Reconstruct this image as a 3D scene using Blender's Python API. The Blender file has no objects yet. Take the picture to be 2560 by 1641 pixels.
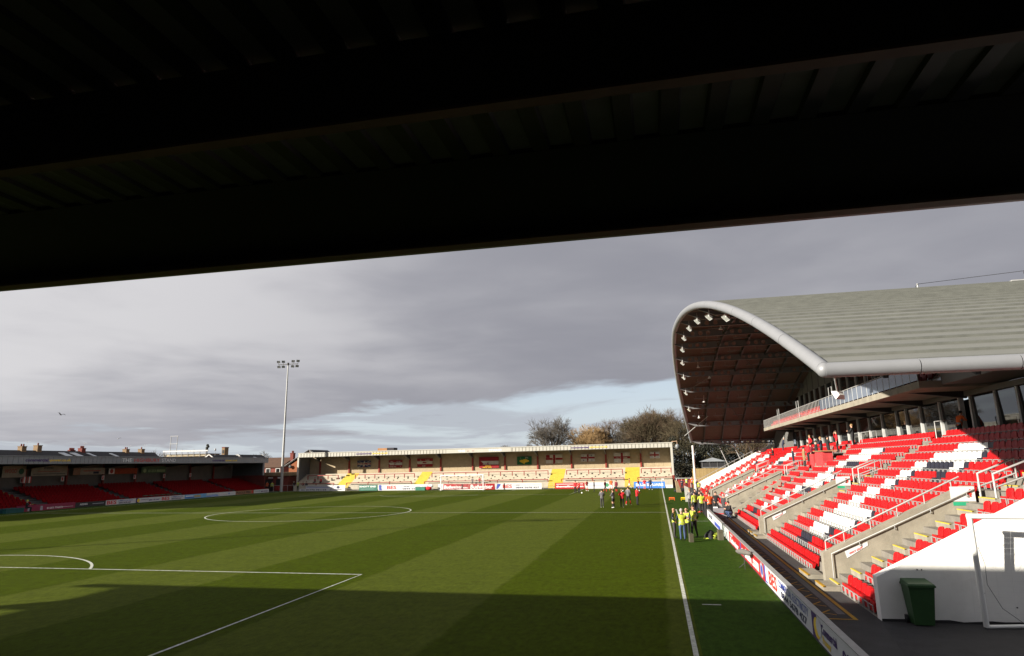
import bpy, math, random
from mathutils import Vector, Matrix
R = math.radians
random.seed(7)
scene = bpy.context.scene
COL = scene.collection

# ---------------------------------------------------------------- camera
CAM_P = Vector((31.885, -8.672, 4.2205))
YAW, PITCH, ROLL, FPX = 0.212644, 0.207018, -0.017432, 1612.52
cd = bpy.data.cameras.new('camera')
cam = bpy.data.objects.new('camera', cd)
COL.objects.link(cam)
fw = Vector((-math.sin(YAW)*math.cos(PITCH), math.cos(YAW)*math.cos(PITCH), math.sin(PITCH)))
rt = Vector((math.cos(YAW), math.sin(YAW), 0))
uv = rt.cross(fw)
c_, s_ = math.cos(ROLL), math.sin(ROLL)
rt2 = rt*c_ + uv*s_
up2 = uv*c_ - rt*s_
mw = Matrix((rt2, up2, -fw)).transposed().to_4x4()
mw.translation = CAM_P
cam.matrix_world = mw
cd.sensor_width = 36
cd.lens = FPX/2560*36
cd.clip_start = 0.1
cd.clip_end = 3000
scene.camera = cam

# ---------------------------------------------------------------- sky, sun, exposure
SUN_EL, SUN_AZ = R(19.3), R(35.5)          # shadows run 35 degrees off +X towards +Y
EXPO = 1.2
SKY_STRENGTH = 0.055
scene.view_settings.view_transform = 'Standard'
scene.view_settings.look = 'None'
scene.view_settings.exposure = EXPO
scene.view_settings.gamma = 1
scene.view_settings.use_curve_mapping = False
sun_from = Vector((-math.cos(SUN_AZ)*math.cos(SUN_EL), -math.sin(SUN_AZ)*math.cos(SUN_EL), math.sin(SUN_EL)))
sd = bpy.data.lights.new('sun', 'SUN')
sd.energy = 5.0
sd.angle = R(0.55)
sd.color = (1.0, 0.93, 0.80)
sun = bpy.data.objects.new('sun', sd)
COL.objects.link(sun)
sun.rotation_euler = sun_from.to_track_quat('Z', 'Y').to_euler()
sun.location = (0, 0, 60)

world = bpy.data.worlds.new('World')
scene.world = world
world.use_nodes = True
nt = world.node_tree
nt.nodes.clear()
def wn(t, **k):
    n = nt.nodes.new(t)
    for a, v in k.items(): setattr(n, a, v)
    return n
def wl(a, b): nt.links.new(a, b)
def wmath(op, a, b=None, c=None):
    n = wn('ShaderNodeMath', operation=op)
    for i, v in enumerate((a, b, c)):
        if v is None: continue
        if isinstance(v, (int, float)): n.inputs[i].default_value = v
        else: wl(v, n.inputs[i])
    return n.outputs[0]
sky = wn('ShaderNodeTexSky', sky_type='NISHITA')
sky.sun_disc = False
sky.sun_elevation = SUN_EL
sky.sun_rotation = math.atan2(sun_from.x, sun_from.y)
sky.air_density = 1.0
sky.dust_density = 1.6
sky.ozone_density = 1.2
tc = wn('ShaderNodeTexCoord')
sep = wn('ShaderNodeSeparateXYZ')
wl(tc.outputs['Generated'], sep.inputs[0])
elev = wmath('ARCSINE', sep.outputs[2])                      # radians above the horizon
# cloud deck seen in perspective: divide the direction by its height
den = wmath('ADD', wmath('MAXIMUM', sep.outputs[2], 0.0), 0.07)
cx = wmath('DIVIDE', sep.outputs[0], den)
cy = wmath('DIVIDE', sep.outputs[1], den)
comb = wn('ShaderNodeCombineXYZ')
wl(cx, comb.inputs[0]); wl(cy, comb.inputs[1])
def wnoise(scale, detail, rough, off, dist=0.0):
    mp = wn('ShaderNodeMapping')
    mp.inputs['Location'].default_value = off
    wl(comb.outputs[0], mp.inputs['Vector'])
    n = wn('ShaderNodeTexNoise')
    n.inputs['Scale'].default_value = scale
    n.inputs['Detail'].default_value = detail
    n.inputs['Roughness'].default_value = rough
    n.inputs['Distortion'].default_value = dist
    wl(mp.outputs[0], n.inputs['Vector'])
    return n.outputs[0]
def wramp(fac, lo, hi):
    n = wn('ShaderNodeMapRange', interpolation_type='SMOOTHSTEP')
    n.inputs['From Min'].default_value = lo
    n.inputs['From Max'].default_value = hi
    wl(fac, n.inputs['Value'])
    return n.outputs[0]
def wmixc(f, a, b):
    n = wn('ShaderNodeMix', data_type='RGBA')
    wl(f, n.inputs[0])
    for s, v in ((n.inputs[6], a), (n.inputs[7], b)):
        if isinstance(v, tuple): s.default_value = (*v, 1)
        else: wl(v, s)
    return n.outputs[2]
n_edge = wnoise(0.33, 7, 0.56, (1.3, 4.1, 0), 0.3)
n_big = wnoise(0.45, 4, 0.5, (3.7, 0.6, 2.0), 0.2)
n_mid = wnoise(1.5, 6, 0.55, (0.2, 7.7, 5.0), 0.4)
n_low = wnoise(0.55, 6, 0.58, (9.1, 2.2, 1.0), 0.5)
# the deck ends at about six degrees, with a ragged edge
edge = wmath('ADD', elev, wmath('MULTIPLY', wmath('SUBTRACT', n_edge, 0.5), 0.26))
lf = wmath('MULTIPLY', wramp(wmath('MULTIPLY', sep.outputs[0], -1.0), 0.12, 0.62), 0.062)
deck = wramp(wmath('ADD', edge, lf), 0.104, 0.128)
low = wmath('MULTIPLY', wramp(wmath('ADD', n_low, wmath('MULTIPLY', lf, 1.2)), 0.45, 0.60), 0.8)
K = 1.0/SKY_STRENGTH/(2**EXPO)
def kc(r, g, b): return (r*K, g*K, b*K)
body = wmath('ADD', wmath('MULTIPLY', n_big, 0.8), wmath('MULTIPLY', n_mid, 0.2))
sunside = wramp(wmath('ADD', wmath('MULTIPLY', sep.outputs[0], -1.0), wmath('MULTIPLY', elev, 0.5)), 0.1, 0.95)
dk_c = wmixc(sunside, kc(0.30, 0.303, 0.345), kc(0.42, 0.42, 0.46))
lt_c = wmixc(sunside, kc(0.43, 0.43, 0.465), kc(0.70, 0.69, 0.71))
deck_col = wmixc(wmath('MULTIPLY', wramp(body, 0.36, 0.62), wramp(wmath('ADD', edge, lf), 0.08, 0.21)), dk_c, lt_c)
low_col = kc(0.46, 0.485, 0.54)
skyc = wn('ShaderNodeVectorMath', operation='SCALE')
wl(sky.outputs[0], skyc.inputs[0]); skyc.inputs['Scale'].default_value = 1.0
veil = wmixc(wramp(elev, 0.0, 0.22), kc(0.72, 0.80, 0.89), kc(0.60, 0.70, 0.84))
hz = wn('ShaderNodeMix', data_type='RGBA')
hz.inputs[0].default_value = 0.72
wl(skyc.outputs[0], hz.inputs[6]); wl(veil, hz.inputs[7])
c1 = wmixc(low, hz.outputs[2], low_col)
c2 = wmixc(deck, c1, deck_col)
bgn = wn('ShaderNodeBackground')
bgn.inputs[1].default_value = SKY_STRENGTH
wl(c2, bgn.inputs[0])
wo = wn('ShaderNodeOutputWorld')
wl(bgn.outputs[0], wo.inputs[0])

# ---------------------------------------------------------------- materials
MATS = {}
def srgb(r, g, b):
    f = lambda v: (v/255/12.92) if v/255 <= 0.04045 else ((v/255+0.055)/1.055)**2.4
    return (f(r), f(g), f(b))
def M(name, col, rough=0.6, var=0.18, scale=2.0, metal=0.0, bump=0.0, bscale=None, spec=0.4, rand=0.0, dirt=0.0, emis=None, alpha=None, trans=0.0, coat=0.0):
    if name in MATS: return MATS[name]
    m = bpy.data.materials.new(name)
    m.use_nodes = True
    t = m.node_tree
    b = t.nodes['Principled BSDF']
    b.inputs['Roughness'].default_value = rough
    b.inputs['Metallic'].default_value = metal
    b.inputs['Specular IOR Level'].default_value = spec
    if coat: b.inputs['Coat Weight'].default_value = coat
    if trans: b.inputs['Transmission Weight'].default_value = trans
    tcn = t.nodes.new('ShaderNodeTexCoord')
    nz = t.nodes.new('ShaderNodeTexNoise')
    nz.inputs['Scale'].default_value = scale
    nz.inputs['Detail'].default_value = 8
    nz.inputs['Roughness'].default_value = 0.62
    t.links.new(tcn.outputs['Object'], nz.inputs['Vector'])
    mr = t.nodes.new('ShaderNodeMapRange')
    mr.inputs['From Min'].default_value = 0.3
    mr.inputs['From Max'].default_value = 0.7
    mr.inputs['To Min'].default_value = 1-var
    mr.inputs['To Max'].default_value = 1+var
    t.links.new(nz.outputs[0], mr.inputs['Value'])
    fac = mr.outputs[0]
    if rand:
        oi = t.nodes.new('ShaderNodeObjectInfo')
        m2 = t.nodes.new('ShaderNodeMapRange')
        m2.inputs['To Min'].default_value = 1-rand
        m2.inputs['To Max'].default_value = 1+rand
        t.links.new(oi.outputs['Random'], m2.inputs['Value'])
        mm = t.nodes.new('ShaderNodeMath'); mm.operation = 'MULTIPLY'
        t.links.new(fac, mm.inputs[0]); t.links.new(m2.outputs[0], mm.inputs[1])
        fac = mm.outputs[0]
    vm = t.nodes.new('ShaderNodeVectorMath'); vm.operation = 'SCALE'
    vm.inputs[0].default_value = col
    t.links.new(fac, vm.inputs['Scale'])
    out = vm.outputs[0]
    if dirt:
        nd = t.nodes.new('ShaderNodeTexNoise')
        nd.inputs['Scale'].default_value = 0.9
        nd.inputs['Detail'].default_value = 10
        nd.inputs['Roughness'].default_value = 0.7
        t.links.new(tcn.outputs['Object'], nd.inputs['Vector'])
        md = t.nodes.new('ShaderNodeMapRange')
        md.inputs['From Min'].default_value = 0.52
        md.inputs['From Max'].default_value = 0.72
        md.inputs['To Max'].default_value = dirt
        t.links.new(nd.outputs[0], md.inputs['Value'])
        mx = t.nodes.new('ShaderNodeMix'); mx.data_type = 'RGBA'
        t.links.new(md.outputs[0], mx.inputs[0])
        t.links.new(out, mx.inputs[6])
        mx.inputs[7].default_value = (0.16, 0.14, 0.11, 1)
        out = mx.outputs[2]
    t.links.new(out, b.inputs['Base Color'])
    if bump:
        nb = t.nodes.new('ShaderNodeTexNoise')
        nb.inputs['Scale'].default_value = bscale or scale*6
        nb.inputs['Detail'].default_value = 6
        t.links.new(tcn.outputs['Object'], nb.inputs['Vector'])
        bp = t.nodes.new('ShaderNodeBump')
        bp.inputs['Strength'].default_value = bump
        bp.inputs['Distance'].default_value = 0.03
        t.links.new(nb.outputs[0], bp.inputs['Height'])
        t.links.new(bp.outputs[0], b.inputs['Normal'])
    MATS[name] = m
    return m

def nmath(t, op, a, b=None):
    n = t.nodes.new('ShaderNodeMath'); n.operation = op
    for i, v in enumerate((a, b)):
        if v is None: continue
        if isinstance(v, (int, float)): n.inputs[i].default_value = v
        else: t.links.new(v, n.inputs[i])
    return n.outputs[0]

def grass_material():
    m = bpy.data.materials.new('mown_grass'); m.use_nodes = True
    t = m.node_tree; b = t.nodes['Principled BSDF']
    b.inputs['Roughness'].default_value = 0.85
    b.inputs['Specular IOR Level'].default_value = 0.03
    tcn = t.nodes.new('ShaderNodeTexCoord')
    sp = t.nodes.new('ShaderNodeSeparateXYZ'); t.links.new(tcn.outputs['Object'], sp.inputs[0])
    def noise(s, d=5, r=0.6, sc=(1, 1, 1)):
        mp = t.nodes.new('ShaderNodeMapping'); mp.inputs['Scale'].default_value = sc
        t.links.new(tcn.outputs['Object'], mp.inputs[0])
        n = t.nodes.new('ShaderNodeTexNoise'); n.inputs['Scale'].default_value = s
        n.inputs['Detail'].default_value = d; n.inputs['Roughness'].default_value = r
        t.links.new(mp.outputs[0], n.inputs['Vector']); return n.outputs[0]
    wob = nmath(t, 'MULTIPLY', nmath(t, 'SUBTRACT', noise(0.9, 4), 0.5), 0.5)
    ph = nmath(t, 'DIVIDE', nmath(t, 'SUBTRACT', 26.3, nmath(t, 'ADD', sp.outputs[0], wob)), 11.3)
    fr = nmath(t, 'FRACT', nmath(t, 'ADD', ph, 20))
    tri = nmath(t, 'ABSOLUTE', nmath(t, 'SUBTRACT', fr, 0.5))   # 0.5 at stripe edge 0, 0 at 0.5
    q = nmath(t, 'ABSOLUTE', nmath(t, 'SUBTRACT', fr, 0.25))
    st = t.nodes.new('ShaderNodeMapRange'); st.interpolation_type = 'SMOOTHSTEP'
    st.inputs['From Min'].default_value = 0.242; st.inputs['From Max'].default_value = 0.258
    st.inputs['To Min'].default_value = 1; st.inputs['To Max'].default_value = 0
    q2 = nmath(t, 'MINIMUM', q, nmath(t, 'SUBTRACT', 1.0, q))
    t.links.new(q2, st.inputs['Value'])
    mx = t.nodes.new('ShaderNodeMix'); mx.data_type = 'RGBA'
    t.links.new(st.outputs[0], mx.inputs[0])
    mx.inputs[6].default_value = (0.0395, 0.0560, 0.0012, 1)
    mx.inputs[7].default_value = (0.0605, 0.0765, 0.0085, 1)
    # strip outside the touchlines: greener artificial turf
    ax = nmath(t, 'ABSOLUTE', sp.outputs[0])
    off = nmath(t, 'GREATER_THAN', ax, 32.62)
    m3 = t.nodes.new('ShaderNodeMix'); m3.data_type = 'RGBA'
    t.links.new(off, m3.inputs[0]); t.links.new(mx.outputs[2], m3.inputs[6])
    m3.inputs[7].default_value = (0.029, 0.058, 0.0065, 1)
    f1 = noise(1.1, 6, 0.65); f2 = noise(5.5, 5, 0.75, (1, 0.5, 1)); f3 = noise(40, 3, 0.7, (1, 0.45, 1))
    v = nmath(t, 'ADD', nmath(t, 'ADD', nmath(t, 'MULTIPLY', f1, 0.6), nmath(t, 'MULTIPLY', f2, 1.5)), nmath(t, 'MULTIPLY', f3, 1.3))
    v = nmath(t, 'SUBTRACT', v, 0.7)
    vm = t.nodes.new('ShaderNodeVectorMath'); vm.operation = 'SCALE'
    t.links.new(m3.outputs[2], vm.inputs[0]); t.links.new(v, vm.inputs['Scale'])
    # worn yellowish patches
    wr = t.nodes.new('ShaderNodeMapRange'); wr.inputs['From Min'].default_value = 0.6; wr.inputs['From Max'].default_value = 0.8; wr.inputs['To Max'].default_value = 0.35
    t.links.new(noise(0.35, 7, 0.65), wr.inputs['Value'])
    m4 = t.nodes.new('ShaderNodeMix'); m4.data_type = 'RGBA'
    t.links.new(wr.outputs[0], m4.inputs[0]); t.links.new(vm.outputs[0], m4.inputs[6]); m4.inputs[7].default_value = (0.056, 0.052, 0.013, 1)
    t.links.new(m4.outputs[2], b.inputs['Base Color'])
    bp = t.nodes.new('ShaderNodeBump'); bp.inputs['Strength'].default_value = 0.55; bp.inputs['Distance'].default_value = 0.03
    t.links.new(noise(45, 5, 0.75), bp.inputs['Height']); t.links.new(bp.outputs[0], b.inputs['Normal'])
    return m

# ---------------------------------------------------------------- mesh helpers
class MB:
    def __init__(s):
        s.v = []; s.f = []; s.mi = []; s.mats = []; s.sm = []
    def m(s, mat):
        if mat not in s.mats: s.mats.append(mat)
        return s.mats.index(mat)
    def face(s, pts, mat, smooth=False):
        n = len(s.v); s.v += [tuple(p) for p in pts]
        s.f.append(tuple(range(n, n+len(pts)))); s.mi.append(s.m(mat)); s.sm.append(smooth)
    def mesh(s, verts, faces, mat, smooth=False):
        n = len(s.v); s.v += [tuple(p) for p in verts]; k = s.m(mat)
        for f in faces:
            s.f.append(tuple(i+n for i in f)); s.mi.append(k); s.sm.append(smooth)
    def box(s, x0, x1, y0, y1, z0, z1, mat):
        v = [(x, y, z) for z in (z0, z1) for y in (y0, y1) for x in (x0, x1)]
        s.mesh(v, [(0, 2, 3, 1), (4, 5, 7, 6), (0, 1, 5, 4), (2, 6, 7, 3), (0, 4, 6, 2), (1, 3, 7, 5)], mat)
    def bar(s, p0, p1, w, h, mat, upv=(0, 0, 1)):
        a, b = Vector(p0), Vector(p1); d = (b-a)
        if d.length < 1e-6: return
        d.normalize(); u = Vector(upv)
        if abs(d.dot(u)) > 0.98: u = Vector((0, 1, 0)) if abs(d.y) < 0.9 else Vector((1, 0, 0))
        r = d.cross(u).normalized(); u = r.cross(d)
        r *= w/2; u *= h/2
        v = [a-r-u, a+r-u, a+r+u, a-r+u, b-r-u, b+r-u, b+r+u, b-r+u]
        s.mesh(v, [(3, 2, 1, 0), (4, 5, 6, 7), (0, 1, 5, 4), (1, 2, 6, 5), (2, 3, 7, 6), (3, 0, 4, 7)], mat)
    def tube(s, pts, r, mat, n=8, caps=True, smooth=True):
        pts = [Vector(p) for p in pts]
        rs = r if isinstance(r, (list, tuple)) else [r]*len(pts)
        base = len(s.v); k = s.m(mat); prev = None
        for i, p in enumerate(pts):
            if i == 0: d = pts[1]-p
            elif i == len(pts)-1: d = p-pts[i-1]
            else: d = (pts[i+1]-pts[i-1])
            d.normalize()
            if prev is None:
                a = Vector((0, 0, 1)) if abs(d.z) < 0.9 else Vector((1, 0, 0))
                x = d.cross(a).normalized()
            else:
                x = (prev - d*prev.dot(d)).normalized()
            prev = x; y = d.cross(x)
            for j in range(n):
                t = 2*math.pi*j/n
                s.v.append(tuple(p + (x*math.cos(t)+y*math.sin(t))*rs[i]))
        for i in range(len(pts)-1):
            for j in range(n):
                a = base+i*n+j; b = base+i*n+(j+1) % n
                s.f.append((a, b, b+n, a+n)); s.mi.append(k); s.sm.append(smooth)
        if caps:
            e = base+(len(pts)-1)*n; q = len(s.v)
            s.v += [s.v[base+j] for j in range(n)]+[s.v[e+j] for j in range(n)]      # own rim, so the side stays evenly shaded
            s.f.append(tuple(q+j for j in reversed(range(n)))); s.mi.append(k); s.sm.append(False)
            s.f.append(tuple(q+n+j for j in range(n))); s.mi.append(k); s.sm.append(False)
    def prism(s, poly, axis, a0, a1, mat):
        """poly: 2D points; axis: extrusion axis. x->(y,z), y->(x,z), z->(x,y)"""
        def mk(p, a):
            return {'x': (a, p[0], p[1]), 'y': (p[0], a, p[1]), 'z': (p[0], p[1], a)}[axis]
        n = len(poly)
        v = [mk(p, a0) for p in poly]+[mk(p, a1) for p in poly]
        f = [tuple(range(n)), tuple(reversed(range(n, 2*n)))]+[(i, i+n, (i+1) % n+n, (i+1) % n) for i in range(n)]
        s.mesh(v, f, mat)
    def ball(s, c, r, mat, nu=10, nv=6, sc=(1, 1, 1)):
        base = []
        for i in range(nv+1):
            th = math.pi*i/nv
            for j in range(nu):
                ph = 2*math.pi*j/nu
                base.append((c[0]+r*sc[0]*math.sin(th)*math.cos(ph), c[1]+r*sc[1]*math.sin(th)*math.sin(ph), c[2]+r*sc[2]*math.cos(th)))
        f = []
        for i in range(nv):
            for j in range(nu):
                a = i*nu+j; b = i*nu+(j+1) % nu
                f.append((a, a+nu, b+nu, b))
        s.mesh(base, f, mat, True)
    def data(s, name):
        me = bpy.data.meshes.new(name)
        me.from_pydata(s.v, [], s.f)
        for m in s.mats: me.materials.append(m)
        me.polygons.foreach_set('material_index', s.mi)
        me.polygons.foreach_set('use_smooth', s.sm)
        me.update()
        return me
    def build(s, name, parent=None, fixn=True):
        me = s.data(name)
        if fixn:
            import bmesh
            bm = bmesh.new(); bm.from_mesh(me)
            bmesh.ops.recalc_face_normals(bm, faces=bm.faces)
            bm.to_mesh(me); bm.free()
        return obj(name, me, parent)
def obj(name, me, parent=None, loc=None, rz=0.0):
    o = bpy.data.objects.new(name, me)
    COL.objects.link(o)
    if loc is not None: o.location = loc
    if rz: o.rotation_euler = (0, 0, rz)
    if parent is not None: adopt(o, parent)
    return o
def adopt(o, parent):
    o.parent = parent
    pm = Matrix.LocRotScale(parent.location, parent.rotation_euler, parent.scale)
    if parent.parent is not None:
        pp = parent.parent
        pm = Matrix.LocRotScale(pp.location, pp.rotation_euler, pp.scale) @ parent.matrix_parent_inverse @ pm
    o.matrix_parent_inverse = pm.inverted()
def tag(o, label, cat, group=None):
    o['label'] = label; o['category'] = cat
    if group: o['group'] = group
    return o
def thing(name, label, cat, loc, group=None):
    o = bpy.data.objects.new(name, None)
    COL.objects.link(o); o.location = loc; o.empty_display_size = 0.3
    return tag(o, label, cat, group)
def struct(o): o['kind'] = 'structure'; return o
def stuff(o): o['kind'] = 'stuff'; return o

# text: all strings are made once, in one pass
TEXTS = {}
def prep_texts(strings):
    obs = []
    for s, bold in strings:
        cu = bpy.data.curves.new('lettering', 'FONT')
        cu.body = s; cu.size = 1.0; cu.resolution_u = 2
        cu.offset = 0.03 if bold else 0.008
        o = bpy.data.objects.new('lettering', cu); COL.objects.link(o); obs.append((s, bold, o, cu))
    bpy.context.view_layer.update()
    dg = bpy.context.evaluated_depsgraph_get()
    for s, bold, o, cu in obs:
        me = bpy.data.meshes.new_from_object(o.evaluated_get(dg))
        v = [tuple(x.co) for x in me.vertices]; f = [tuple(p.vertices) for p in me.polygons]
        TEXTS[(s, bold)] = (v, f)
        bpy.data.objects.remove(o); bpy.data.curves.remove(cu); bpy.data.meshes.remove(me)
def put_text(mb, s, bold, org, ax, ay, w, h, mat, slant=0.0, lift=0.012):
    """lettering fitted into w x h (metres), lower left corner at org"""
    v, f = TEXTS[(s, bold)]
    if not v: return
    x0 = min(p[0] for p in v); x1 = max(p[0] for p in v); y0 = min(p[1] for p in v); y1 = max(p[1] for p in v)
    ax = Vector(ax); ay = Vector(ay); nn = ax.cross(ay).normalized(); o = Vector(org)+nn*lift
    vv = []
    for p in v:
        a = (p[0]-x0)/(x1-x0)*w; b = (p[1]-y0)/(y1-y0)*h
        vv.append(o + ax*(a+slant*b) + ay*b)
    mb.mesh(vv, f, mat)
# ---------------------------------------------------------------- shared materials
white_paint = M('white_wall_paint', (0.80, 0.79, 0.76), 0.75, 0.06, 1.2, dirt=0.16, bump=0.08)
concrete = M('pale_concrete', (0.25, 0.225, 0.18), 0.85, 0.2, 1.6, bump=0.2, dirt=0.35)
concrete_d = M('terrace_concrete', (0.17, 0.155, 0.135), 0.88, 0.2, 2.0, bump=0.25, dirt=0.3)
asphalt = M('path_asphalt', (0.036, 0.035, 0.036), 0.9, 0.25, 1.3, bump=0.4, bscale=40)
tarmac = M('new_tarmac', (0.026, 0.025, 0.027), 0.85, 0.3, 2.2, bump=0.6, bscale=50)
yellow_p = M('yellow_paint', (0.34, 0.19, 0.012), 0.7, 0.2, 4)
yellow_b = M('bright_yellow_step', (0.47, 0.36, 0.04), 0.7, 0.12, 3, dirt=0.15)
white_line = M('line_paint', (0.40, 0.41, 0.36), 0.85, 0.45, 7)
galv = M('galvanised_steel', (0.34, 0.34, 0.335), 0.5, 0.12, 5, metal=0.15)
steel_g = M('grey_painted_steel', (0.14, 0.14, 0.145), 0.5, 0.1, 3)
alu = M('silver_cladding', (0.225, 0.23, 0.245), 0.45, 0.04, 2, metal=0.15)
roof_g = M('green_grey_roof_sheet', (0.148, 0.150, 0.140), 0.6, 0.07, 0.6, spec=0.2, rand=0.10)
soffit_m = M('brown_soffit', (0.085, 0.048, 0.033), 0.7, 0.2, 3.0)
dark_steel = M('dark_steel', (0.035, 0.034, 0.036), 0.6, 0.15, 3)
black_m = M('black_rubber', (0.015, 0.015, 0.016), 0.7, 0.1, 3)
clad = M('grey_cladding', (0.16, 0.155, 0.148), 0.6, 0.06, 2)
glass_m = M('dark_window_glass', (0.012, 0.013, 0.014), 0.03, 0.0, 1, spec=0.9)
glass_b = M('balcony_glass', (0.13, 0.15, 0.19), 0.06, 0.03, 1, spec=0.8)
seat_red = M('red_seat_plastic', (0.40, 0.006, 0.008), 0.42, 0.16, 1.7, spec=0.25, rand=0.12)
seat_white = M('white_seat_plastic', (0.62, 0.62, 0.62), 0.4, 0.03, 4, rand=0.02)
seat_black = M('navy_seat_plastic', (0.017, 0.017, 0.028), 0.38, 0.05, 4, rand=0.05)
maroon = M('maroon_paint', (0.22, 0.024, 0.018), 0.6, 0.12, 3)
cream = M('cream_terrace', (0.42, 0.375, 0.295), 0.85, 0.1, 1.2, bump=0.1, dirt=0.18)
cream_clad = M('cream_cladding', (0.42, 0.405, 0.36), 0.6, 0.04, 1)
lamp_white = M('lamp_housing', (0.72, 0.72, 0.70), 0.5, 0.03, 3)
lens_m = M('lamp_lens', (0.45, 0.46, 0.45), 0.1, 0.02, 3, spec=0.8)
ink_red = M('print_red', (0.55, 0.035, 0.025), 0.6, 0.04, 3)
ink_blue = M('print_blue', (0.045, 0.07, 0.33), 0.6, 0.04, 3)
ink_navy = M('print_navy', (0.022, 0.025, 0.07), 0.6, 0.04, 3)
ink_purple = M('print_purple', (0.06, 0.025, 0.14), 0.6, 0.04, 3)
ink_yellow = M('print_yellow', (0.78, 0.55, 0.05), 0.6, 0.04, 3)
ink_green = M('print_green', (0.02, 0.12, 0.075), 0.6, 0.05, 3)
ink_white = M('print_white', (0.78, 0.78, 0.78), 0.6, 0.03, 3)
ink_grey = M('print_grey', (0.33, 0.33, 0.38), 0.6, 0.04, 3)
board_white = M('board_white', (0.58, 0.58, 0.59), 0.55, 0.03, 2)
board_red = M('board_red', (0.36, 0.012, 0.016), 0.5, 0.05, 2)
board_blue = M('board_blue', (0.06, 0.20, 0.60), 0.5, 0.05, 2)
board_cyan = M('board_sky_blue', (0.16, 0.38, 0.66), 0.5, 0.05, 2)
board_black = M('board_black', (0.02, 0.02, 0.025), 0.5, 0.05, 2)
board_wine = M('board_wine', (0.23, 0.015, 0.055), 0.5, 0.05, 2)
board_brown = M('board_tan', (0.33, 0.17, 0.10), 0.5, 0.1, 2)

prep_texts([(s, b) for b in (True, False) for s in ('BES', 'Budweiser', 'COMMERCIAL ELECTRICITY', 'COMMERCIAL GAS', '0844 5678 427', 'commercial', '-power.co.uk', 'power.co.uk', 'THE', 'HIGHBURY', 'MEMORIAL', 'STAND', 'Commercial', 'Power', '0800 1', '0800 195 3447', 'smilesh', '.com', 'themailingroom', 'BLUE SQUARE', 'ADDIES', '01253 776273', '01772 731133', 'KNOTT END', 'FLEETWOOD', 'ULTRAS', 'OF', 'COD', 'ONE WAY IN', 'ONE WAY OUT', 'PAPUA', 'NEW GUINEA', 'BRAZIL', 'F', 'T', 'C', 'ON A COD ARMY', '4', '3', 'POOLE PIES', 'WAY OUT', 'TO THE BAR', 'VIAUR', '01253 888888', 'WOOD', 'ASDA', 'KING OF', 'BEERS')])

# ---------------------------------------------------------------- ground
L, W2 = 97.41, 32.48
def sheet(name, x0, x1, y0, y1, z, mat, parent=None):
    b = MB(); b.face([(x0, y0, z), (x1, y0, z), (x1, y1, z), (x0, y1, z)], mat)
    return b.build(name, parent, fixn=False)
ground_m = M('waste_ground', (0.075, 0.072, 0.06), 0.95, 0.3, 0.15, bump=0.3)
struct(sheet('ground', -1500, 1500, -1500, 1500, -0.03, ground_m))
pitch = struct(sheet('pitch', -35.1, 35.32, -6, 99.3, 0.0, grass_material()))
struct(sheet('path', 35.32, 37.42, -6, 99.3, 0.003, asphalt))
tb = MB(); tb.face([(37.42, 11.25, 0.004), (36.75, 7.2, 0.004), (36.2, -6, 0.004), (60, -6, 0.004), (60, 11.25, 0.004)], tarmac)
tarm = tb.build('tarmac_apron', None, fixn=False); struct(tarm)
def flat_strip(name, pts, w, mat, z=0.007, parent=None, closed=False):
    b = MB(); n = len(pts); L_, R_ = [], []
    for i, p in enumerate(pts):
        a = Vector(pts[i-1] if (i > 0 or closed) else p); c = Vector(pts[(i+1) % n] if (i < n-1 or closed) else p)
        d = (c-a).normalized(); q = Vector((-d.y, d.x))*w/2
        L_.append(Vector(p)+q); R_.append(Vector(p)-q)
    for i in range(n if closed else n-1):
        j = (i+1) % n
        b.face([(R_[i].x, R_[i].y, z), (R_[j].x, R_[j].y, z), (L_[j].x, L_[j].y, z), (L_[i].x, L_[i].y, z)], mat)
    return struct(b.build(name, parent, fixn=False))
def circ(cx, cy, r, a0, a1, n): return [(cx+r*math.cos(a0+(a1-a0)*i/n), cy+r*math.sin(a0+(a1-a0)*i/n)) for i in range(n+1)]
LW = 0.115
flat_strip('touchline', [(W2, 0), (W2, L)], LW, white_line, parent=pitch)
flat_strip('touchline', [(-W2, 0), (-W2, L)], LW, white_line, parent=pitch)
flat_strip('goal_line', [(-W2, 0), (W2, 0)], LW, white_line, 0.008, parent=pitch)
flat_strip('goal_line', [(-W2, L), (W2, L)], LW, white_line, 0.008, parent=pitch)
flat_strip('halfway_line', [(-W2, L/2), (W2, L/2)], LW, white_line, 0.008, parent=pitch)
flat_strip('centre_circle', circ(0, L/2, 9.15, 0, 2*math.pi, 96)[:-1], LW, white_line, 0.009, parent=pitch, closed=True)
for g, s in ((0, 1), (L, -1)):
    flat_strip('penalty_area_line', [(-20.16, g), (-20.16, g+16.5*s), (20.16, g+16.5*s), (20.16, g)], LW, white_line, 0.009, parent=pitch)
    flat_strip('goal_area_line', [(-9.16, g), (-9.16, g+5.5*s), (9.16, g+5.5*s), (9.16, g)], LW, white_line, 0.009, parent=pitch)
    a = math.acos(5.5/9.15)
    cyy = g+11*s
    arc = circ(0, cyy, 9.15, (math.pi/2-a)*s, (math.pi/2+a)*s, 40)
    flat_strip('penalty_arc', arc, LW, white_line, 0.01, parent=pitch)
# technical area marks beside the right touchline
flat_strip('technical_area_line', [(33.3, 40.5), (33.3, 52.3), (35.1, 52.3)], 0.1, white_line, 0.009, parent=pitch)
flat_strip('technical_area_line', [(33.5, 40.5), (35.2, 40.5)], 0.1, white_line, 0.009, parent=pitch)
flat_strip('corner_mark', [(32.95, 12.6), (33.5, 12.6)], 0.1, white_line, 0.009, parent=pitch)
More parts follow.
